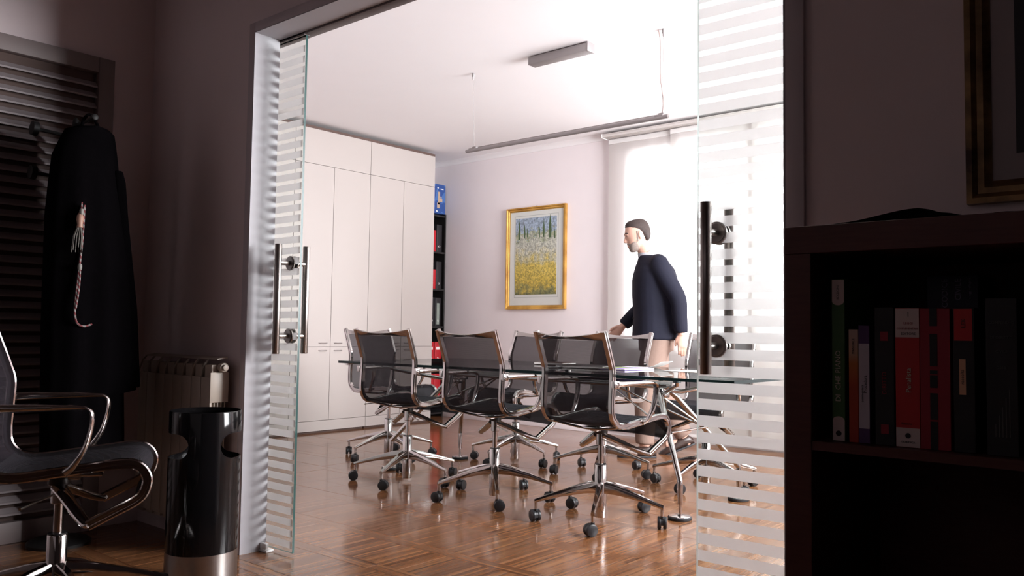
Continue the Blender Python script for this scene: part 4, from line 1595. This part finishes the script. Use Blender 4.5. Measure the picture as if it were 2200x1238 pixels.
for x in (.1, .52):
    MB().box(x, x + .03, -.035, -.001, .66, .70).obj('wall_bracket', M_rad, rd)

# ------------------------------------------------------------------ cylindrical ash bin
bn = thing('ash_bin', 'black cylindrical litter bin with side cut-outs and a chrome base, left of the opening', 'bin', (-2.887, 1.661, 0), math.radians(60))
RB = .127


def shell(z0, z1, r, th, n=64, nz_=1, mat=None, nm=''):
    m = MB()
    m.lathe([(r, z0), (r, z1), (r - th, z1), (r - th, z0)], n, cap=False)
    # close the ring at the bottom
    o = len(m.v)
    return m


def bin_body():
    """thin tube with a rounded cut-out on each side (+X and -X)"""
    m = MB()
    n, z0, z1, th = 96, .119, .625, .004
    zc0, zc1 = .457, .547
    zs = []
    k = 40
    zs = [z0 + (z1 - z0) * i / k for i in range(k + 1)]
    rad = (zc1 - zc0) / 2
    zm = (zc0 + zc1) / 2
    xw = .050            # half width of the bridge left in the middle

    def cut(a, z):
        x = RB * math.cos(a)
        if abs(z - zm) >= rad:
            return False
        return abs(x) > xw + rad - math.sqrt(max(0, rad * rad - (z - zm) ** 2)) * 1.0
    return n, z0, z1, th, zm, rad, xw


n_, z0, z1, th, zm, rad, xw = bin_body()
tube_m = MB()
tube_m.lathe([(RB, z0), (RB, z1 - .003), (RB - .0015, z1), (RB - .004, z1 - .0015), (RB - .005, z0)], 72, cap=False)
tube_m.rings([[(RB * math.cos(2 * PI * j / 72), RB * math.sin(2 * PI * j / 72), z0) for j in range(72)], [((RB - .005) * math.cos(2 * PI * j / 72), (RB - .005) * math.sin(2 * PI * j / 72), z0) for j in range(72)]], False)
bm_me = tube_m.mesh('bin_tube', M_blackgl, smooth=0)
bo = bpy.data.objects.new('bin_tube', bm_me)
COL.objects.link(bo)
cutters = []
for s in (-1, 1):
    c = MB()
    arc = [(xw + rad + rad * math.cos(PI / 2 + PI * j / 16) * .9, zm + rad * math.sin(PI / 2 + PI * j / 16)) for j in range(17)]
    poly = [(.2, zm + rad)] + arc + [(.2, zm - rad)]
    c.rings([[(s * x, y_, z) for x, z in poly] for y_ in (-.2, .2)])
    co = bpy.data.objects.new('cutter', c.mesh('cutter', M_blackgl, smooth=0))
    COL.objects.link(co)
    md = bo.modifiers.new('b', 'BOOLEAN')
    md.operation = 'DIFFERENCE'
    md.solver = 'EXACT'
    md.object = co
    cutters.append(co)
bpy.context.view_layer.update()
res = bpy.data.meshes.new_from_object(bo.evaluated_get(bpy.context.evaluated_depsgraph_get()))
bpy.data.objects.remove(bo)
for c in cutters:
    bpy.data.objects.remove(c)
res.polygons.foreach_set('use_smooth', [True] * len(res.polygons))
res.set_sharp_from_angle(angle=math.radians(35))
link('bin_tube', res, bn)
MB().lathe([(RB - .004, 0), (RB + .0005, .003), (RB + .0005, .1185), (RB - .006, .1188)], 64).obj('base_band', M_steel, bn)
MB().lathe([(RB - .006, .43), (RB - .006, .435)], 48).obj('inner_tray', M_black, bn)
MB().box(-.10, .10, -.012, .012, .596, .606).obj('cross_bar', M_steel, bn, bevel=.003)
MB().lathe([(RB - .006, .560), (RB - .02, .555), (.01, .553)], 48, cap=False).obj('ash_bowl', M_blackgl, bn)

# ------------------------------------------------------------------ dark bookshelf on the right with its books
SX, SY = -.614, 1.50
sh = thing('bookshelf', 'dark brown open bookshelf in the right foreground beside the opening', 'bookshelf', (SX, SY, 0))
SWD, SD, STOP = .818, .39, 1.1295
MB().box(0, SWD, 0, SD, STOP - .05, STOP).obj('top_board', M_shelf, sh, bevel=.001, seg=1)
MB().box(0, .049, 0, SD, .05, STOP - .0502).obj('side_board', M_shelf, sh, bevel=.001, seg=1)
MB().box(SWD - .049, SWD, 0, SD, .05, STOP - .0502).obj('side_board', M_shelf, sh, bevel=.001, seg=1)
MB().box(0, SWD, 0, SD, 0, .0498).obj('bottom_board', M_shelf, sh, bevel=.001, seg=1)
MB().box(.384, .400, .002, SD, .05, STOP - .0502).obj('divider', M_shelf, sh, smooth=0)
for z in (.388, .727):
    for xa, xb in ((.0492, .3838), (.4002, SWD - .0492)):
        MB().box(xa, xb, .002, SD, z, z + .016).obj('shelf_board', M_shelf, sh, smooth=0)
MB().box(.0, SWD, SD, SD + .004, 0, STOP).obj('back_panel', M_shelf, sh, smooth=0)
SZ = .7435
M_bgreen = simple('green_cover', (0.045, 0.13, 0.035), 0.5, noise=0.1, scale=20)
M_bred = simple('red_cover', (0.50, 0.020, 0.022), 0.5, noise=0.06, scale=20)
M_bdred = simple('dark_red_cover', (0.30, 0.010, 0.028), 0.5, noise=0.06, scale=20)
M_bblack = simple('black_cover', (0.010, 0.009, 0.011), 0.5, noise=0.2, scale=20)
M_bviolet = simple('violet_cover', (0.08, 0.03, 0.13), 0.5, noise=0.1, scale=20)
M_bwhite = simple('lilac_white_cover', (0.58, 0.52, 0.60), 0.5, noise=0.03, scale=20)
M_label = simple('cream_label', (0.66, 0.54, 0.52), 0.55, noise=0.04, scale=40)
M_orlabel = simple('orange_cream_label', (0.75, 0.42, 0.26), 0.55, noise=0.04, scale=40)
M_ink = simple('black_ink', (0.02, 0.015, 0.02), 0.6)
M_lilac = simple('lilac_print', (0.40, 0.34, 0.50), 0.6)
M_pale = simple('pale_print', (0.62, 0.60, 0.50), 0.6)
M_bnavy = simple('navy_cover', (0.010, 0.010, 0.035), 0.5, noise=0.2, scale=20)


def m_orange():
    t = NT('orange_fading_cover')
    p = t.princ((0.6, 0.1, 0.02), 0.5)
    tc = t.n('ShaderNodeTexCoord')
    sp = t.n('ShaderNodeSeparateXYZ')
    t.l(tc.outputs['Object'], sp.inputs[0])
    r = t.n('ShaderNodeValToRGB')
    e = r.color_ramp.elements
    e[0].position, e[0].color = .0, (0.42, 0.030, 0.012, 1)
    e[1].position, e[1].color = .195, (0.60, 0.42, 0.36, 1)
    for q, c in ((.10, (0.50, 0.06, 0.015)), (.14, (0.60, 0.17, 0.03)), (.155, (0.60, 0.35, 0.22))):
        x = e.new(q)
        x.color = (*c, 1)
    t.l(sp.outputs[2], r.inputs[0])
    t.l(r.outputs[0], p.inputs['Base Color'])
    return t.done(p.outputs[0])


def book(label, x0, x1, z1, mat, y=1.53, depth=.17, z0=SZ, grp='books on the upper shelf'):
    t = thing('book', label, 'book', (x0, y, z0), 0, grp)
    wd, h = x1 - x0, z1 - z0
    c = MB()
    c.box(0, .002, .001, depth, .0002, h)
    c.box(wd - .002, wd, .001, depth, .0002, h)
    c.box(0, wd, 0, .0025, .0002, h)
    c.obj('cover', mat, t, bevel=.0007, seg=1)
    MB().box(.002, wd - .002, .0025, depth - .004, .003, h - .003).obj('page_block', M_paper, t, smooth=0)
    return t, wd, h


def label_plate(t, x0, x1, z0, z1, mat, nm='spine_label', round_=0):
    m = MB()
    if round_ == 0:
        m.box(x0, x1, -.0006, 0, z0, z1)
    else:
        n = 10
        cx, r = (x0 + x1) / 2, (x1 - x0) / 2
        if round_ > 0:
            poly = [(x0, z0), (x1, z0)] + [(cx + r * math.cos(PI * j / n), z1 - r * .7 + r * .7 * math.sin(PI * j / n)) for j in range(n + 1)]
        else:
            poly = [(x1, z1), (x0, z1)] + [(cx - r * math.cos(PI * j / n), z0 + r * .7 - r * .7 * math.sin(PI * j / n)) for j in range(n + 1)]
        m.rings([[(x, y_, z) for x, z in poly] for y_ in (-.0006, 0)])
    return m.obj(nm, mat, t, smooth=0)


VUP = (PI / 2, -PI / 2, 0)    # text running up the spine
VFL = (PI / 2, 0, 0)          # text lying flat


def vtext(t, s, size, mat, x, z, up=True, al='CENTER'):
    o = lettering('spine_lettering', s, size, mat, t, (x, -.0009, z), (0, 0, 0), al)
    if up:
        o.rotation_euler = Matrix(((0, -1, 0), (0, 0, -1), (1, 0, 0))).to_euler()
    else:
        o.rotation_euler = Matrix(((1, 0, 0), (0, 0, -1), (0, 1, 0))).to_euler()
    return o


b, wd, h = book('tall dark green book with white rounded tags, leftmost on the shelf', -.5385, -.5155, 1.033, M_bgreen)
label_plate(b, .001, wd - .001, h - .047, h - .001, M_label, 'spine_label', -1)
label_plate(b, .001, wd - .001, .001, .044, M_label, 'spine_label', 1)
vtext(b, 'DI  CHE PIANO', .0135, M_pale, wd * .5, h * .40)
vtext(b, 'EDIZIONI', .006, M_ink, wd * .5, h - .024)
MB().cyly(wd * .5, -.0012, -.0006, .014, .005, 12).obj('printed_emblem', M_ink, b, smooth=0)
b, wd, h = book('thin orange-red book fading to cream at the top, second from the left', -.5090, -.4925, .943, m_orange())
vtext(b, 'MANUALE', .006, M_ink, wd * .5, h - .03)
b, wd, h = book('thin violet book with a long lilac-white spine panel', -.4922, -.4732, .950, M_bviolet)
label_plate(b, .0005, wd - .0005, .026, h - .032, M_bwhite)
vtext(b, 'Procedura', .0075, M_ink, wd * .62, h * .50)
vtext(b, 'commentata', .006, M_ink, wd * .35, h * .42)
b, wd, h = book('plain black book with small dark red marks, left of the thick red one', -.4645, -.4325, .982, M_bblack)
vtext(b, 'DIRITTO', .010, M_bdred, wd * .5, h * .45)
for zz in (.02, .18):
    label_plate(b, wd * .3, wd * .7, zz, zz + .016, M_bdred, 'printed_mark')
b, wd, h = book('thick bright red book with white labels at top and bottom', -.4305, -.3918, .980, M_bred)
label_plate(b, .0005, wd - .0005, h - .050, h - .0008, M_label)
label_plate(b, .0005, wd - .0005, .0008, .033, M_label)
vtext(b, 'Penalista', .012, M_pale, wd * .55, h * .48)
vtext(b, 'I', .012, M_ink, wd * .55, h - .011, False)
vtext(b, 'LEGGI', .0055, M_bdred, wd * .55, h - .026, False)
vtext(b, 'COMPLEMENTARI', .0042, M_bdred, wd * .5, h - .035, False)
vtext(b, 'EDITORE', .006, M_ink, wd * .55, h - .044, False)
vtext(b, 'Edizione', .005, M_ink, wd * .45, .040, False)
MB().cyly(wd * .5, -.0012, -.0006, .020, .0045, 14).obj('printed_emblem', M_ink, b, smooth=0)
vtext(b, 'GIURIDICA', .0045, M_ink, wd * .5, .009, False)
b, wd, h = book('dark red book with a broad black band of print down its spine', -.3912, -.3448, .979, M_bdred)
for za, zb in ((.0, .047), (.050, .094), (.103, .124), (.126, .132), (.139, .193), (.206, .2355)):
    label_plate(b, wd * .33, wd * .58, za, zb, M_bblack, 'printed_band')
b, wd, h = book('black book with a red top label and a small cream label', -.3405, -.3085, .980, M_bblack)
label_plate(b, .002, wd - .003, h - .054, h - .002, M_bred)
vtext(b, 'LEX', .009, M_ink, wd * .5, h - .026)
label_plate(b, wd * .28, wd * .58, .094, .152, M_orlabel)
vtext(b, 'raccolta', .0075, M_ink, wd * .43, .123)
b, wd, h = book('large black book with faint grey printing, rightmost in view', -.2925, -.2480, .995, M_bblack)
for k, (s_, zz) in enumerate((('COMPENDIO', .212), ('DI DIRITTO', .188), ('CIVILE', .166), ('2010', .140))):
    vtext(b, s_, .0062, simple('faint_grey_print', (0.10, 0.10, 0.10), 0.6) if k == 0 else bpy.data.materials['faint_grey_print'], wd * .5, zz, False)
for k in range(5):
    label_plate(b, .012 + k * .005, .0132 + k * .005, .03, .05 + .014 * k, bpy.data.materials['faint_grey_print'], 'printed_line')
b, wd, h = book('thick navy code book standing behind the red books, its title above them', -.424, -.338, 1.046, M_bnavy, y=1.712, depth=.14)
vtext(b, 'CODICE', .0145, M_lilac, wd * .36, h - .006, True, 'RIGHT')
vtext(b, 'CIVILE', .0145, M_lilac, wd * .62, h - .006, True, 'RIGHT')
vtext(b, 'e leggi collegate', .006, M_lilac, wd * .84, h - .006, True, 'RIGHT')
# crumpled dark cover lying on the shelf top
pp = thing('plastic_folder', 'rumpled dark folder lying on top of the bookshelf', 'folder', (-.60, 1.60, STOP))
n = 30
crest = [(0, .004), (.05, .012), (.19, .029), (.24, .016), (.28, .006), (.32, .012), (.36, .010), (.45, .014), (.52, .004)]


def cz(x):
    for (a, za), (b_, zb) in zip(crest, crest[1:]):
        if a <= x <= b_:
            t_ = (x - a) / (b_ - a)
            t_ = t_ * t_ * (3 - 2 * t_)
            return za + (zb - za) * t_
    return .004


top, bot = [], []
for j in range(9):
    v_ = j / 8
    top.append([(.52 * i / n, .20 * v_, .0025 + cz(.52 * i / n) * (1 - .5 * v_)) for i in range(n + 1)])
    bot.append([(.52 * i / n, .20 * v_, .0004 + cz(.52 * i / n) * (1 - .5 * v_) * .82) for i in range(n + 1)])
fm = MB()
fm.grid(top)
fm.grid(bot)
fm.obj('folder_cover', simple('dark_folder', (0.035, 0.028, 0.028), 0.45, noise=0.1, scale=20), pp, smooth=70)
MB().box(.01, .30, .004, .19, .0002, .0038).obj('loose_sheet', simple('grey_sheet', (0.16, 0.13, 0.13), 0.6, noise=0.05), pp, smooth=0)

# ------------------------------------------------------------------ dark framed picture above the bookshelf
dp_ = thing('dark_framed_picture', 'picture in a mottled brown and gold frame above the bookshelf', 'picture', (-.402, YF - .002, 1.209))
picture_frame(MB(), .62, .80, .0465, .024).obj('frame', m_gold('mottled_brown_gold', (0.035, 0.014, 0.010), (0.26, 0.15, 0.06), 14), dp_, smooth=20)
MB().box(.04, .58, -.008, -.003, .04, .76).obj('mat_board', simple('grey_mat', (0.36, 0.30, 0.30), 0.7, noise=0.04, scale=40), dp_, smooth=0)
MB().box(.090, .53, -.0095, -.008, .099, .70).obj('print', simple('dark_print', (0.012, 0.010, 0.014), 0.5, noise=0.6, scale=8), dp_, smooth=0)
